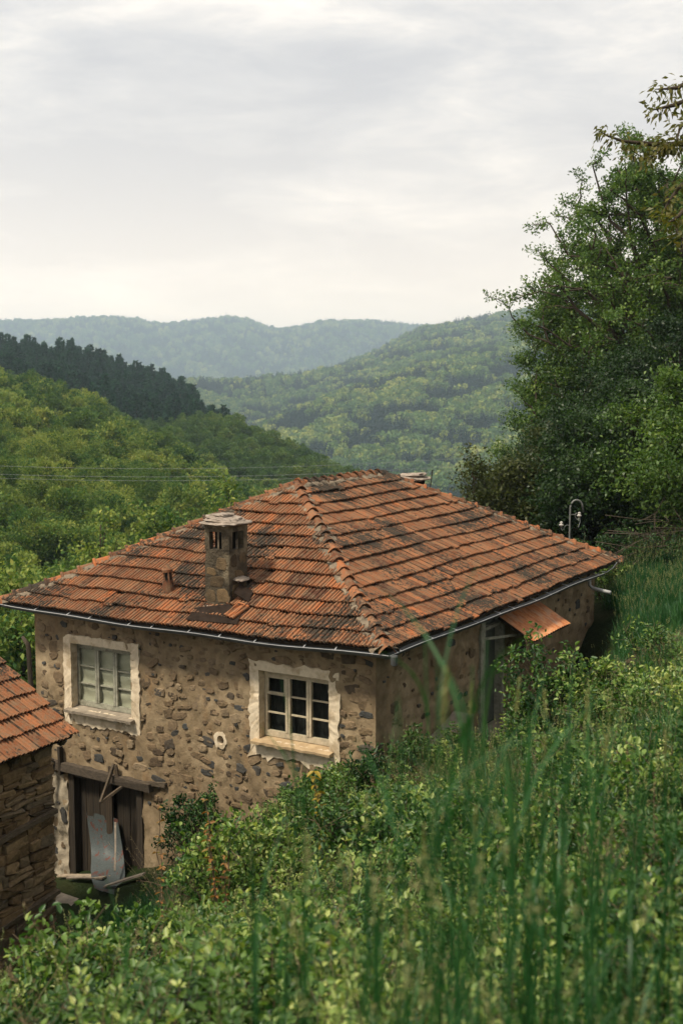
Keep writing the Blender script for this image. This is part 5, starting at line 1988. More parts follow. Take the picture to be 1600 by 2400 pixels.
# largest 300 in view as trees of their own: a share from the near spur and a share from the hump
cand = np.where(inview)[0]
own = set(list(cand[:300]))
restx = []
ORDER_NAMES = {}
for k in range(len(x1)):
    sc = float(rf.uniform(.62, 1.0)) * (.92 if not hump[k] else .95)
    sv = (sc * rf.uniform(.9, 1.15), sc * rf.uniform(.9, 1.15), sc * rf.uniform(.85, 1.12))
    rz = float(rf.uniform(0, 6.28))
    rr = (float(rf.normal(0, .05)), float(rf.normal(0, .05)), rz)
    dark = hump[k] or rf.random() < .10
    if k in own:
        o = link('hillside_tree', random.choice((P_FINED if dark else P_FINE) if y1[k] < 150 else (P_HORN if dark else P_BEECH)))
        o.location = (x1[k], y1[k], z1[k] - .4)
        o.rotation_euler = rr; o.scale = sv
        pyt = 1200 - F_PX * math.tan(math.atan2(z1[k] + 8 * sv[2], y1[k]) + PITCH)
        side_ = 'towards the edge of the view' if px1[k] < 190 else ('above the chimney' if px1[k] < 440 else 'close over the roof ridge')
        hgt_ = 'high above the wires' if pyt < 1040 else ('about where the wires cross' if pyt < 1140 else 'below the wires')
        lb_ = ('darker tree on the rounded hump below the pines' if hump[k] else ('deeper green' if dark else 'light green') + ' hillside tree ' + hgt_ + ', ' + side_)
        tag(o, lb_, 'tree', 'trees like it: ' + lb_)
    else:
        restx.append((x1[k], y1[k], z1[k] - .4, *rr, *sv, (len(P_BEECH) + rf.integers(0, len(P_HORN))) if dark else rf.integers(0, len(P_BEECH))))
A = np.array(restx)
C_NEAR = hidden_proto('near_wood', P_BEECH + P_HORN)
scatter_gn('hillside_woods', A[:, :3], A[:, 3:6], A[:, 6:9], A[:, 9].astype(int), C_NEAR)

# the pine plantation
x2, y2 = poisson(rf, 7000, 352, 600, -240, 566, 4.2)
px2 = 800 + F_PX * x2 / y2
z2 = H(x2, y2)
ok = visible(x2, y2, z2 + 15, .004) & ~((y2 < 372) & (px2 > 400)) & (px2 < 548 - np.abs(y2 - 450) * .12)
x2, y2, z2 = x2[ok], y2[ok], z2[ok]
o_ = np.argsort(y2)
x2, y2, z2 = x2[o_], y2[o_], z2[o_]
px2 = 800 + F_PX * x2 / y2
cand = np.where((px2 > -40))[0]
own = set(cand[np.argsort(-((z2 + 15) / y2 - SKY[np.clip(((px2 - PXV[0]) / 5).astype(int), 0, 424), np.clip(np.searchsorted(DV, y2) - 3, 0, 419)])[cand])][:300])
restx = []
for k in range(len(x2)):
    sc = float(rf.uniform(.70, 1.22)) * (1 if px2[k] < 470 else .85)
    sv = (sc * rf.uniform(.95, 1.3), sc * rf.uniform(.95, 1.3), sc)
    rr = (float(rf.normal(0, .025)), float(rf.normal(0, .025)), float(rf.uniform(0, 6.28)))
    if k in own:
        o = link('pine_tree', random.choice(P_PINE))
        o.location = (x2[k], y2[k], z2[k] - .5); o.rotation_euler = rr; o.scale = sv
        lb_ = 'dark plantation pine, ' + ('at its end by the edge of the view' if px2[k] < 130 else ('in its middle part' if px2[k] < 350 else 'on its slope down to the hump')) + (', back rows' if y2[k] > 480 else ', front rows')
        tag(o, lb_, 'pine', 'pines like it: ' + lb_)
    else:
        restx.append((x2[k], y2[k], z2[k] - .5, *rr, *sv, rf.integers(0, len(P_PINE))))
A = np.array(restx)
if len(A):
    scatter_gn('pine_woods', A[:, :3], A[:, 3:6], A[:, 6:9], A[:, 9].astype(int), hidden_proto('pine_wood', P_PINE))

# distant woods, nobody could count them
C_FAR = hidden_proto('far_wood', P_FB + P_FC)


def far_woods(name, n, d0, d1, seed, hs, mix_bias=0.):
    r = np.random.default_rng(seed)
    d = np.sqrt(r.uniform(d0 ** 2, d1 ** 2, n)); p = r.uniform(-250, 1850, n)
    x, y = d * (p - 800) / F_PX, d
    z = H(x, y)
    ok = visible(x, y, z + 10 * hs, .003)
    x, y, z = x[ok], y[ok], z[ok]
    q = smooth_noise(np.c_[x, y], 190, 71) + .7 * smooth_noise(np.c_[x, y], 60, 72) + r.normal(0, .45, len(x)) + mix_bias
    con = q > 0
    idx = np.where(con, len(P_FB) + r.integers(0, len(P_FC), len(x)), r.integers(0, len(P_FB), len(x)))
    s = hs * r.uniform(.65, 1.25, len(x))
    rot = np.c_[np.zeros(len(x)), np.zeros(len(x)), r.uniform(0, 6.28, len(x))]
    wv = r.uniform(.85, 1.25, len(x))
    scatter_gn(name, np.c_[x, y, z - .6], rot, np.c_[s * wv, s * wv, s * r.uniform(.85, 1.3, len(x))], idx, C_FAR)
    return len(x)


nf1 = far_woods('valley_woods', 52000, 560, 1700, 3, 1.0, .12)
nf2 = far_woods('ridge_woods', 34000, 1700, 3000, 4, 1.25, .3)
nf3 = far_woods('mountain_woods', 26000, 3600, 4900, 5, 1.9, .2)

# ------------------------------------------------------------------ grasses, weeds and shrubs
def blades_np(r, base, az, h, w, bend, seg=4, twist=.4):
    """curved tapering blades; returns verts (n*(seg+1)*2,3) and quads"""
    n = len(base)
    t = np.linspace(0, 1, seg + 1)[None, :]
    d = np.c_[np.cos(az), np.sin(az)]
    hor = bend[:, None] * t ** 2 * h[:, None]
    ver = h[:, None] * (t - .42 * bend[:, None] * t ** 2.4)
    cx = base[:, 0:1] + d[:, 0:1] * hor
    cyy = base[:, 1:2] + d[:, 1:2] * hor
    cz2 = base[:, 2:3] + ver
    tw = r.uniform(-.9, .9, n)
    sx, sy = -np.sin(az + tw), np.cos(az + tw)
    ww = w[:, None] * np.minimum(1, (1.02 - t) * 2.2) * np.minimum(1, .55 + t * 2) * .5
    l = np.stack([cx - sx[:, None] * ww, cyy - sy[:, None] * ww, cz2], -1)
    q = np.stack([cx + sx[:, None] * ww, cyy + sy[:, None] * ww, cz2], -1)
    v = np.stack([l, q], 2).reshape(n, -1, 3)
    b = np.arange(n)[:, None, None] * (2 * (seg + 1))
    k = np.arange(seg)[None, :, None] * 2
    f = (b + k + np.array([0, 1, 3, 2])[None, None, :]).reshape(-1, 4)
    return v.reshape(-1, 3), f, n * seg


class Plant:
    def __init__(s):
        s.v, s.f, s.t, s.m, s.n = [], [], [], [], 0

    def add(s, v, f, tint, mi=0):
        s.v.append(v); s.f.append(np.asarray(f) + s.n); s.n += len(v)
        s.t.append(np.broadcast_to(tint, len(f)).astype(float)); s.m.append(np.full(len(f), mi))

    def leaves(s, r, c, ax, nr, L, W, tint, mi=0, fold=.22):
        # a leaf of two halves folded along its midrib
        axis = ax / (np.linalg.norm(ax, axis=1, keepdims=True) + 1e-9)
        side = np.cross(axis, nr); side /= np.linalg.norm(side, axis=1, keepdims=True) + 1e-9
        n2 = np.cross(side, axis)
        L, W = np.asarray(L)[:, None], np.asarray(W)[:, None]
        pt = lambda a, b, z=0.: c + axis * L * a + side * W * b + n2 * (W * z)
        v = np.stack([c, pt(.28, .50, fold), pt(.66, .40, fold * .6), pt(1.0, 0, -.35), pt(.66, -.40, fold * .6), pt(.28, -.50, fold)], 1).reshape(-1, 3)
        b = np.arange(len(c), dtype=np.int32)[:, None] * 6
        f = np.stack([b + np.array([0, 1, 2, 3]), b + np.array([0, 3, 4, 5])], 1).reshape(-1, 4)
        t = np.repeat(np.broadcast_to(tint, len(c)), 2)
        s.add(v, f, t, mi)

    def tube(s, path, rad, mi=1, n=3):
        b = MB().tube(path, rad, n, False)
        s.add(np.array(b.v), np.array(b.f), .4, mi)

    def mesh(s, name, mats):
        return np_mesh(name, np.concatenate(s.v), np.concatenate(s.f), None, np.concatenate(s.t), mat_idx=np.concatenate(s.m), mats=mats)


def p_grass(r, n, h, w, spread, mats, seeds=0, bend=(.1, .7)):
    p = Plant()
    base = np.c_[r.normal(0, spread, (n, 2)), np.full(n, -.04)]
    hh = h * r.uniform(.5, 1.15, n)
    v, f, nf = blades_np(r, base, r.uniform(0, 6.28, n), hh, w * r.uniform(.6, 1.3, n), r.uniform(*bend, n))
    p.add(v, f, np.repeat(np.clip(r.normal(.42, .2, n), 0, 1), 4))
    for k in range(seeds):
        a = r.uniform(0, 6.28); b = np.r_[r.normal(0, spread, 2), 0]
        H_ = h * r.uniform(1.1, 1.55)
        top = b + np.array([math.cos(a), math.sin(a), 0]) * H_ * r.uniform(.05, .25) + np.array([0, 0, H_])
        p.tube(qcurve(b, top, .05, 4), [.0022, .002, .0016, .001], 0)
        m = 22
        t = r.uniform(0, 1, m)[:, None]
        c = top - (top - b) / H_ * t * .12
        p.leaves(r, c, rnd_dirs(r, m, .9), rnd_dirs(r, m), r.uniform(.010, .022, m), r.uniform(.004, .008, m), .5, 1)
    return p.mesh('plant', mats)


def p_weed(r, h, nst, leaf, mats, pairs=9, top_mat=0):
    p = Plant()
    for s in range(nst):
        b = np.r_[r.normal(0, .06, 2), -.04]
        a = r.uniform(0, 6.28)
        H_ = h * r.uniform(.65, 1.1)
        top = b + np.array([math.cos(a), math.sin(a), 0]) * H_ * r.uniform(.05, .35) + np.array([0, 0, H_])
        q = qcurve(b, top, .04, 6, r, .01)
        p.tube(q, list(np.linspace(.005, .002, 6)), 1)
        for k in range(pairs):
            t = .15 + .85 * k / (pairs - 1)
            i = t * 5; j = min(4, int(i)); c = q[j] + (q[j + 1] - q[j]) * (i - j)
            az = k * 1.57 + r.normal(0, .3)
            m = 2 if k < pairs - 1 else 4
            aa = az + np.arange(m) * 2 * math.pi / m
            ax = np.c_[np.cos(aa), np.sin(aa), np.full(m, .25 + .5 * t)] + r.normal(0, .15, (m, 3))
            L = leaf * (1.15 - .55 * t) * r.uniform(.8, 1.2, m)
            p.leaves(r, np.tile(c, (m, 1)) + ax * .012, ax, np.tile([0, 0, 1.], (m, 1)) + r.normal(0, .3, (m, 3)), L, L * .55, np.clip(.3 + .45 * t + r.normal(0, .13, m), 0, 1), top_mat if t > .75 else 0)
    return p.mesh('plant', mats)


def p_mound(r, rad, h, n, leaf, mats, stems=7):
    """bushy mound: arching stems carrying sprays of leaves"""
    p = Plant()
    tips = []
    for s in range(stems):
        a = r.uniform(0, 6.28); q = r.uniform(.35, 1)
        e = np.array([math.cos(a) * rad * q, math.sin(a) * rad * q, h * r.uniform(.35, 1.0) * (1.1 - .45 * q)])
        c = qcurve((r.normal(0, .05), r.normal(0, .05), -.05), e, .35, 7, r, .02)
        p.tube(c, list(np.linspace(.007, .002, 7)), 1)
        tips.append(c)
    tips = np.array(tips)
    k = r.integers(0, stems, n); t = r.uniform(.15, 1, n) ** .7 * 5.98
    j = t.astype(int); fr_ = (t - j)[:, None]
    c = tips[k, j] * (1 - fr_) + tips[k, np.minimum(j + 1, 6)] * fr_
    c = c + r.normal(0, .16 * rad, (n, 3)) * np.array([1, 1, .6])
    c[:, 2] = np.maximum(c[:, 2], .02)
    ax = rnd_dirs(r, n, .25)
    L = leaf * r.uniform(.6, 1.3, n)
    p.leaves(r, c, ax, rnd_dirs(r, n, 1.6), L, L * .62, np.clip(r.normal(.40, .22, n) + .30 * (c[:, 2] / h - .45), 0, 1))
    return p.mesh('plant', mats)


def p_straw(r, n, h, mats):
    p = Plant()
    for k in range(n):
        b = np.r_[r.normal(0, .10, 2), 0]
        a = r.uniform(0, 6.28); H_ = h * r.uniform(.6, 1.2)
        top = b + np.array([math.cos(a), math.sin(a), 0]) * H_ * r.uniform(.2, .8) + np.array([0, 0, H_ * .8])
        p.tube(qcurve(b, top, .12, 5), [.002, .002, .0017, .0014, .001], 0)
        m = 12
        t = r.uniform(0, .25, m)[:, None]
        p.leaves(r, top - (top - b) * t, rnd_dirs(r, m, -.1), rnd_dirs(r, m), r.uniform(.015, .035, m), r.uniform(.003, .006, m), .5, 0)
    return p.mesh('plant', mats)


rp = np.random.default_rng(23)
GR = [M['grass'], M['seed']]
GRP = [M['grass_pale'], M['seed']]
WE = [M['weed'], M['twig']]
BRM = [M['bramble'], M['twig']]
PR_GRASS = [p_grass(rp, 46, .46, .009, .12, GR) for _ in range(4)] + [p_grass(rp, 40, .42, .009, .12, GRP, 3) for _ in range(3)]
PR_RYE = [p_grass(rp, 26, .85, .012, .09, GR, 3, (.05, .6)) for _ in range(3)] + [p_grass(rp, 24, .75, .011, .10, GRP, 6, (.05, .6)) for _ in range(2)]
PR_WEED = [p_weed(rp, .50, 5, .085, WE) for _ in range(3)] + [p_weed(rp, .42, 6, .07, BRM) for _ in range(2)]
PR_MOUND = [p_mound(rp, .42, .55, 330, .046, BRM) for _ in range(4)] + [p_mound(rp, .38, .45, 280, .046, WE) for _ in range(2)]
PR_STRAW = [p_straw(rp, 16, .6, [M['straw']]) for _ in range(2)]
PR_BROAD = [p_weed(rp, .34, 5, .105, WE, 5) for _ in range(2)] + [p_weed(rp, .55, 4, .07, BRM, 10) for _ in range(2)]
PR_DEAD = [p_straw(rp, 7, .95, [M['straw']]) for _ in range(2)]
C_VEG = hidden_proto('verge_plants', PR_GRASS + PR_RYE + PR_WEED + PR_MOUND + PR_STRAW + PR_BROAD + PR_DEAD)
ix = {}
k0 = 0
for nm, l in (('grass', PR_GRASS), ('rye', PR_RYE), ('weed', PR_WEED), ('mound', PR_MOUND), ('straw', PR_STRAW), ('broad', PR_BROAD), ('dead', PR_DEAD)):
    ix[nm] = (k0, len(l)); k0 += len(l)
ix['lush'] = (0, 4); ix['lush_rye'] = (len(PR_GRASS), 3)


def in_house(x, y, pad=.1):
    d = np.stack([x, y], -1) - WC[:2]
    a, b = d @ uL[:2], d @ uR[:2]
    return (a > -pad) & (a < W_S + pad) & (b > -pad) & (b < W_Q + pad)


def in_shed(x, y):
    d = np.stack([x, y], -1) - SW[:2]
    a, b = d @ uL[:2], -(d @ uR[:2])
    return (a > -.12) & (a < 4.6) & (b > -.12) & (b < 6.2)


def hcoord(x, y):
    d = np.stack([x, y], -1) - WC[:2]
    return d @ uL[:2], d @ uR[:2]


def veg(name, n, region, kinds, seed, sc=(.8, 1.25), dens=None, patch=True):
    """kinds: {kind: weight}; region: (x0,x1,y0,y1) and a keep test"""
    r = np.random.default_rng(seed)
    x = r.uniform(region[0], region[1], n); y = r.uniform(region[2], region[3], n)
    ok = ~in_house(x, y, .06) & ~in_shed(x, y)
    # only where the lens, or one a step to the side, can see
    px = 800 + F_PX * x / np.maximum(y, .1)
    ok &= (y > .8) & (((px > -420) & (px < 2020)) | ((y < 9) & (np.abs(x) < 5.5)))
    if dens is not None: ok &= dens(x, y, r)
    x, y = x[ok], y[ok]
    z = H(x, y)
    ks = list(kinds); w = np.array([kinds[k] for k in ks], float); w /= w.sum()
    if patch:                                             # each kind keeps to patches of its own
        q = np.stack([smooth_noise(np.c_[x, y], 2.6, seed * 7 + i) + r.normal(0, .35, len(x)) + 1.2 * math.log(w[i] + 1e-6) * .4 for i in range(len(ks))])
        pick = np.argmax(q, axis=0)
    else:
        pick = r.choice(len(ks), len(x), p=w)
    idx = np.array([ix[ks[k]][0] + r.integers(0, ix[ks[k]][1]) for k in pick])
    s = r.uniform(*sc, len(x)) * (1 + .38 * np.clip(smooth_noise(np.c_[x, y], 1.9, seed + 5), -1, 1))
    s = s * np.where(y < 5, .78, 1.0)
    s = np.minimum(s, np.where(np.isin(idx, range(*(lambda q: (q[0], q[0] + q[1]))(ix['rye']))), .82, 1.3))
    rot = np.c_[r.normal(0, .12, len(x)), r.normal(0, .12, len(x)), r.uniform(0, 6.28, len(x))]
    scatter_gn(name, np.c_[x, y, z - .01], rot, np.c_[s, s, s * r.uniform(.85, 1.2, len(x))], idx, C_VEG)
    return len(x)


def slope_zone(x, y, r):
    a, b = hcoord(x, y)
    px = 800 + F_PX * x / y
    passage = (a < 0) & (a > -1.2) & (b > 1.0) & (b < 9)
    court = (a > 4.4) & (b > -2.6) & (b < 0)
    # the yard before the cellar door stays open, and a dark hollow beside the house door
    top = H(x, y) + .5
    pyt = 1200 - F_PX * np.tan(np.arctan2(top, y) + PITCH)
    yard = (px > 60) & (px < 640) & (y > 5.5) & (pyt < 2175 - np.clip(px - 345, 0, 400) * 1.05)
    hollow = (x > 2.0) & (y > 13.5) & (x < 4.6) & (r.random(len(x)) < .72)
    return ~passage & ~(court & (r.random(len(x)) < .93)) & ~((b > .2) & (a > -.2)) & ~yard & ~hollow


def right_side(x, y):
    return np.clip((x - (-.5 + .06 * y)) / 1.6 + .5, 0, 1)


# weeds and brambles over the slope in front of the house; towards the right they give way to grass
n1 = veg('undergrowth', 7600, (-7, 6.5, 1.6, 19), {'mound': .46, 'weed': .25, 'straw': .03, 'grass': .14, 'broad': .20, 'dead': .015}, 31, (.6, 1.15), lambda x, y, r: slope_zone(x, y, r) & (r.random(len(x)) < (.9 - .35 * right_side(x, y)) * np.clip(y / 5, .25, 1)) & ~((y < 3.2) & (x > -.3)))
n2 = veg('slope_grass', 9000, (-7, 8.5, 1.6, 21), {'grass': .8, 'rye': .12, 'straw': .08}, 32, (.6, 1.15), lambda x, y, r: slope_zone(x, y, r) & (r.random(len(x)) < (.2 + .4 * right_side(x, y))) & ~((y > 19.8) & (x > 4.4) & (r.random(len(x)) < .8)))
# the lush grass of the terrace behind the cut bank
veg('wall_foot_grass', 1500, (-4.5, 1.6, 14.5, 19.5), {'lush': .8, 'weed': .2}, 37, (.45, .8), lambda x, y, r: ~((hcoord(x, y)[0] > 4.3)) & (hcoord(x, y)[1] < .1) & (hcoord(x, y)[1] > -3.2))
n3 = veg('bank_grass', 11000, (3.2, 13.5, 19.5, 33.5), {'lush': .6, 'lush_rye': .4}, 33, (.5, .85), lambda x, y, r: slope_zone(x, y, r) & (H(x, y) > -5.3) & ~((y < 22) & (x > 4.4) & (r.random(len(x)) < .85)))


def tall_stalks(name, spots, seed):
    """single tall rye plants close to the lens"""
    r = np.random.default_rng(seed)
    p = Plant()
    for (px, dp_, py, lean, w) in spots:
        b = ground_at(px, dp_)
        top = at(px + lean, py, dp_ + r.uniform(-.1, .1))
        n = 7
        q = qcurve(b, top, .03, n, r, .004)
        p.tube(q, list(np.linspace(.0042, .0018, n)), 0, 4)
        for k in range(r.integers(4, 6)):                 # leaves sheathing the stalk
            t = r.uniform(.12, .9); i = t * (n - 1); j = min(n - 2, int(i)); c = q[j] + (q[j + 1] - q[j]) * (i - j)
            L = np.array([r.uniform(.30, .55)])
            v, f, nf = blades_np(r, c[None, :], np.array([r.uniform(0, 6.28)]), L, np.array([w * r.uniform(.4, .85)]), np.array([r.uniform(.12, .75)]), 6)
            p.add(v, f, np.full(len(f), np.clip(r.normal(.28, .2), 0, 1)), 0)
        if r.random() < .18:
            m = 46
            t = r.uniform(0, 1, m)[:, None]
            d = (q[-1] - q[-2]) / np.linalg.norm(q[-1] - q[-2])
            p.leaves(r, q[-1] + d * t * .11, rnd_dirs(r, m) * .4 + d, rnd_dirs(r, m), r.uniform(.012, .022, m), r.uniform(.005, .009, m), np.clip(r.normal(.4, .2, m), 0, 1), 1)
    me = p.mesh(name, [M['grass'], M['seed']])
    return link(name, me, kind='stuff')


sp_ = []
rs = np.random.default_rng(88)
for px, py in ((1062, 1485), (1090, 1560), (1045, 1620), (1120, 1640), (1010, 1700), (1150, 1720), (1180, 1760), (965, 1640), (1235, 1750), (1075, 1530), (1100, 1500)):
    sp_.append((px + rs.normal(0, 22), rs.uniform(2.2, 3.2), py, rs.normal(-20, 30), .013))
for k in range(54):
    px = rs.uniform(1010, 1640)
    sp_.append((px, rs.uniform(2.5, 4.8), rs.uniform(1640, 1950) + max(0, 1150 - px) * .4, rs.normal(0, 35), .011))
for k in range(14):
    px = rs.uniform(560, 1000)
    sp_.append((px, rs.uniform(2.6, 4.0), rs.uniform(1950, 2230), rs.normal(0, 40), .009))
for px, dp_, py, ln in ((640, 4.2, 1800, 60), (705, 4.2, 1790, 10), (905, 3.4, 1900, -40), (860, 3.6, 1880, 50), (285, 3.2, 2150, 10)):
    sp_.append((px, dp_, py, ln, .011))
tall_stalks('tall_grass', sp_, 4)
# blurred leaf sprays right under the lens, lower left
veg('near_weeds', 900, (-1.6, 1.2, 1.3, 3.4), {'weed': .6, 'mound': .4}, 36, (.5, .8), lambda x, y, r: (x < .25 + r.normal(0, .2, len(x))))


# shrubs and plants that can be told apart
def shrub(name, label, cat, px, dp_, py, width, mats, leaf, n, stems, seed, group=None, off=None):
    r = np.random.default_rng(seed)
    g = ground_at(px, dp_) if off is None else off
    h = max(.35, at(px, py, dp_)[2] - g[2])
    p = Plant()
    tips = []
    for s in range(stems):
        a = r.uniform(0, 6.28); q = r.uniform(.2, 1)
        e = np.array([math.cos(a) * width * q, math.sin(a) * width * q * .8, h * (1.02 - .35 * q ** 2) * r.uniform(.75, 1.0)])
        tips.append(qcurve((r.normal(0, .08), r.normal(0, .08), -.08), e, .22, 8, r, .02))
    tips = np.array(tips)
    st = Plant()
    for c in tips: st.tube(c, list(np.linspace(.012, .003, 8)), 0, 4)
    # side sprays
    ks = r.integers(0, stems, stems * 7); ts = r.uniform(2.5, 6.9, stems * 7).astype(int)
    spr = []
    for k, t in zip(ks, ts):
        o = tips[k, t]; d = rnd_dirs(r, 1, .5)[0] * width * r.uniform(.18, .42)
        spr.append((o, o + d)); st.tube([o, o + d * .5 + r.normal(0, .01, 3), o + d], [.004, .003, .0015], 0, 3)
    spr = np.array(spr)
    kk = r.integers(0, len(spr), n); t = r.uniform(.05, 1.05, (n, 1))
    c = spr[kk, 0] * (1 - t) + spr[kk, 1] * t + r.normal(0, leaf * .6, (n, 3))
    d = spr[kk, 1] - spr[kk, 0]
    ax = d / np.linalg.norm(d, axis=1, keepdims=True) * .6 + rnd_dirs(r, n, .1)
    L = leaf * r.uniform(.6, 1.25, n)
    p.leaves(r, c, ax, rnd_dirs(r, n, 1.2), L, L * .52, np.clip(r.normal(.40, .20, n) + .25 * (t[:, 0] - .5) + r.normal(0, .1, len(spr))[kk], 0, 1))
    t_ = thing(name, label, cat, g, group)
    o = link('leaves', p.mesh('leaves', mats[:1])); o.parent = t_
    o = link('stems', st.mesh('stems', [M['twig']])); o.parent = t_
    return t_


SB = [  # name, label, cat, px, depth, py, width, material, leaf, n leaves, stems
    ('shrub', 'arching leafy shrub in front of the rusty door canopy', 'shrub', 1300, 17.5, 1470, 1.0, 'bramble', .085, 1500, 11),
    ('shrub', 'bright leaved shrub before the dark recess right of the door', 'shrub', 1395, 17.0, 1520, .95, 'bramble', .085, 1600, 12),
    ('shrub', 'low leafy shrub below the arching one beside the doorway', 'shrub', 1240, 17.6, 1640, .75, 'bramble', .08, 1200, 10),
    ('shrub', 'broad shrub with small leaves on the slope under the cut bank', 'shrub', 1480, 14.5, 1610, 1.0, 'bramble', .07, 1700, 12),
    ('shrub', 'pale green shrub at the edge of the view below the earth bank', 'shrub', 1580, 15.5, 1575, .9, 'bramble', .075, 1400, 11),
    ('shrub', 'leafy spray standing up before the grassy terrace', 'shrub', 1520, 19.5, 1450, .7, 'bramble', .075, 700, 8),
    ('bush', 'dark round bush against the wall right of the cellar door', 'bush', 425, 19.3, 1880, .6, 'weed', .07, 2600, 14),
    ('bush', 'dark pointed bush between the round bush and the window', 'bush', 490, 18.8, 1868, .6, 'weed', .07, 1800, 10),
    ('shrub', 'tall nettle like plant under the sill of the near window', 'plant', 745, 17.4, 1822, .5, 'weed', .08, 1100, 9),
    ('shrub', 'leafy shrub climbing the near corner of the house', 'shrub', 868, 17.6, 1775, .55, 'weed', .075, 1100, 9),
    ('shrub', 'ivy like green shrub on the low concrete plinth', 'shrub', 965, 17.9, 1700, .45, 'weed', .07, 800, 8),
    ('shrub', 'light leaved bramble spreading before the cellar court', 'bramble', 520, 12.5, 1985, .95, 'bramble', .075, 2400, 14),
    ('shrub', 'bramble with rusty young shoots beside the dry grass', 'bramble', 505, 11.5, 1925, .6, 'bramble', .07, 900, 9),
    ('shrub', 'thick bramble filling the slope under the near window', 'bramble', 640, 12.0, 1990, 1.1, 'bramble', .07, 2300, 14),
    ('shrub', 'leafy weed clump on the slope below the near house corner', 'bramble', 880, 11.5, 1920, 1.0, 'weed', .075, 1800, 12),
    ('shrub', 'bramble clump hanging over the dark court beside the shed', 'bramble', 345, 9.5, 2225, .8, 'bramble', .075, 2200, 13),
    ('bush', 'grey green bush just beyond the far roof corner', 'bush', 1440, 31.5, 1235, 1.1, 'weed', .075, 2600, 14),
    ('bush', 'low dark bush on the terrace beside the brushwood', 'bush', 1510, 30.5, 1255, 1.0, 'weed', .075, 2200, 14),
    ('bush', 'rounded bush at the top edge of the grassy terrace', 'bush', 1590, 30.0, 1235, 1.2, 'weed', .075, 2600, 14),
    ('bush', 'small light bush touching the downpipe corner', 'bush', 1420, 29.6, 1290, .7, 'bramble', .07, 1400, 12),
    ('shrub', 'blurred leafy bush low in the corner by the shed wall', 'bramble', 120, 7.5, 2235, .8, 'bramble', .07, 2000, 13),
]
for i, (nm, lb, ct_, px, dp_, py, wd, mt, lf_, n, stn) in enumerate(SB):
    shrub(nm, lb, ct_, px, dp_, py, wd, [M[mt]], lf_, n, stn, 200 + i, 'shrubs and brambles round the house')


def shoot(name, label, cat, px, dp_, py, mat, leaf, pairs, seed, n=1):
    r = np.random.default_rng(seed)
    g = ground_at(px, dp_)
    h = at(px, py, dp_)[2] - g[2]
    t_ = thing(name, label, cat, g, 'young shoots above the brambles')
    st, p = MB(), Plant()
    for s in range(n):
        b = np.r_[r.normal(0, .03, 2), -.05]
        q = qcurve(b, np.array([r.normal(0, .07), r.normal(0, .07), h * (1 - .18 * s)]), .02, 8, r, .008)
        st.tube(q, list(np.linspace(.010, .004, 8)), 5)
        for k in range(pairs):
            t = .35 + .65 * k / (pairs - 1); i = t * 7; j = min(6, int(i)); c = q[j] + (q[j + 1] - q[j]) * (i - j)
            m = 3
            aa = k * 1.2 + np.arange(m) * 2.09 + r.normal(0, .3, m)
            ax = np.c_[np.cos(aa), np.sin(aa), np.full(m, -.1)] + r.normal(0, .25, (m, 3))
            L = leaf * r.uniform(.7, 1.25, m)
            p.leaves(r, np.tile(c, (m, 1)), ax, np.tile([0, 0, 1.], (m, 1)) + r.normal(0, .4, (m, 3)), L, L * .5, np.clip(r.normal(.5, .25, m), 0, 1))
    o = link('stems', st.mesh('stems', M['twig'])); o.parent = t_
    o = link('leaves', p.mesh('leaves', [M[mat]])); o.parent = t_
    return t_


shoot('yellow_shoot', 'upright shoot with amber yellow leaves below the near window', 'shoot', 760, 13.5, 1828, 'amber', .11, 11, 301)
shoot('rusty_shoot', 'slim shoot with orange tipped leaves beside the cellar court', 'shoot', 512, 11.0, 1905, 'rusty_leaf', .06, 10, 302, 3)
shoot('rusty_shoot', 'short rusty leaved shoot standing over the dry grass', 'shoot', 372, 13.0, 1925, 'rusty_leaf', .06, 8, 303, 2)
shoot('rusty_shoot', 'reddish weed stem on the slope below the concrete plinth', 'shoot', 960, 13.0, 1880, 'rusty_leaf', .06, 12, 304, 3)
for i, (px, dp_, lb) in enumerate(((452, 16.8, 'fan of dry straw coloured grass beside the cellar door'), (395, 16.2, 'smaller tuft of dry grass nearer the cellar threshold'), (520, 16.6, 'dry grass tuft under the stovepipe hole'))):
    o = link('dry_grass_tuft', p_straw(np.random.default_rng(60 + i), 70, 1.1, [M['straw']]))
    o.location = ground_at(px, dp_)
    tag(o, lb, 'dry grass', 'tufts of dry grass by the cellar')
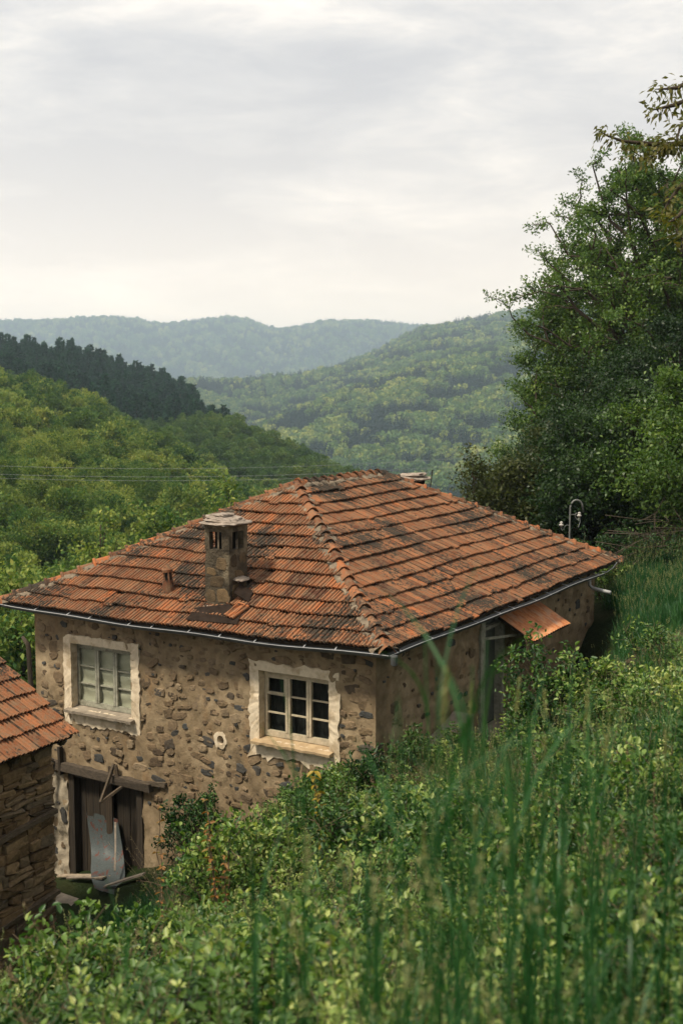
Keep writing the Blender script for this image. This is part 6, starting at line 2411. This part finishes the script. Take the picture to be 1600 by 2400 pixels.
# iris-like leaves at the foot of the wall
for i, (px, lb) in enumerate(((640, 'clump of sword shaped leaves at the wall foot between pipe hole and window'), (690, 'sword leaved clump at the wall foot under the near sill'), (590, 'small sword leaved clump at the wall foot near the bushes'))):
    o = link('iris_clump', p_grass(np.random.default_rng(70 + i), 40, .75, .03, .10, GR, 0, (.05, .35)))
    o.location = ground_at(px, 17.6)
    tag(o, lb, 'plant', 'sword leaved plants at the wall foot')
# brushwood heaped on the bank
bw = MB()
r = np.random.default_rng(9)
for k in range(70):
    c = ground_at(r.uniform(1450, 1680), r.uniform(29.5, 31.5)) + np.array([0, 0, r.uniform(.1, 1.5)])
    d = rnd_dirs(r, 1, .1)[0] * np.array([1, .5, .45]) * r.uniform(.5, 1.3)
    bw.tube([c - d, c + r.normal(0, .06, 3), c + d], [.016, .012, .004], 3, False)
o = bw.build('brushwood', M['bark'], kind='stuff')
# bare earth of the cut bank: clods and roots
bk_ = MB()
for k in range(260):
    px, dp_ = r.uniform(1340, 1640), r.uniform(20.2, 21.8)
    c = ground_at(px, dp_)
    s = r.uniform(.04, .13)
    q = [c + np.array([math.cos(a) * s * r.uniform(.7, 1.2), math.sin(a) * s * r.uniform(.7, 1.2), -.02]) for a in (0, 1.26, 2.5, 3.8, 5.0)]
    bk_.add(q + [c + np.array([r.normal(0, .02), r.normal(0, .02), s * .8])], [(i, (i + 1) % 5, 5) for i in range(5)])
bk_.build('earth_clods', M['dirt'], kind='stuff')

# ------------------------------------------------------------------ haze
hb_ = MB()
hb_.box((0, 3300, -15), (5200, 0, 0), (0, 3600, 0), (0, 0, 365))
m, nt = new_mat('valley_air')
pv = N_(nt, 'ShaderNodeVolumePrincipled')
pv.inputs['Color'].default_value = (.66, .82, 1.0, 1)
pv.inputs['Density'].default_value = 2.15e-4
pv.inputs['Anisotropy'].default_value = .35
o_ = N_(nt, 'ShaderNodeOutputMaterial')
nt.links.new(pv.outputs[0], o_.inputs['Volume'])
hz_o = hb_.build('haze', m, kind='stuff')
print('COUNTS tiles', n_tile, 'far', nf1, nf2, nf3, 'veg', n1, n2, n3)
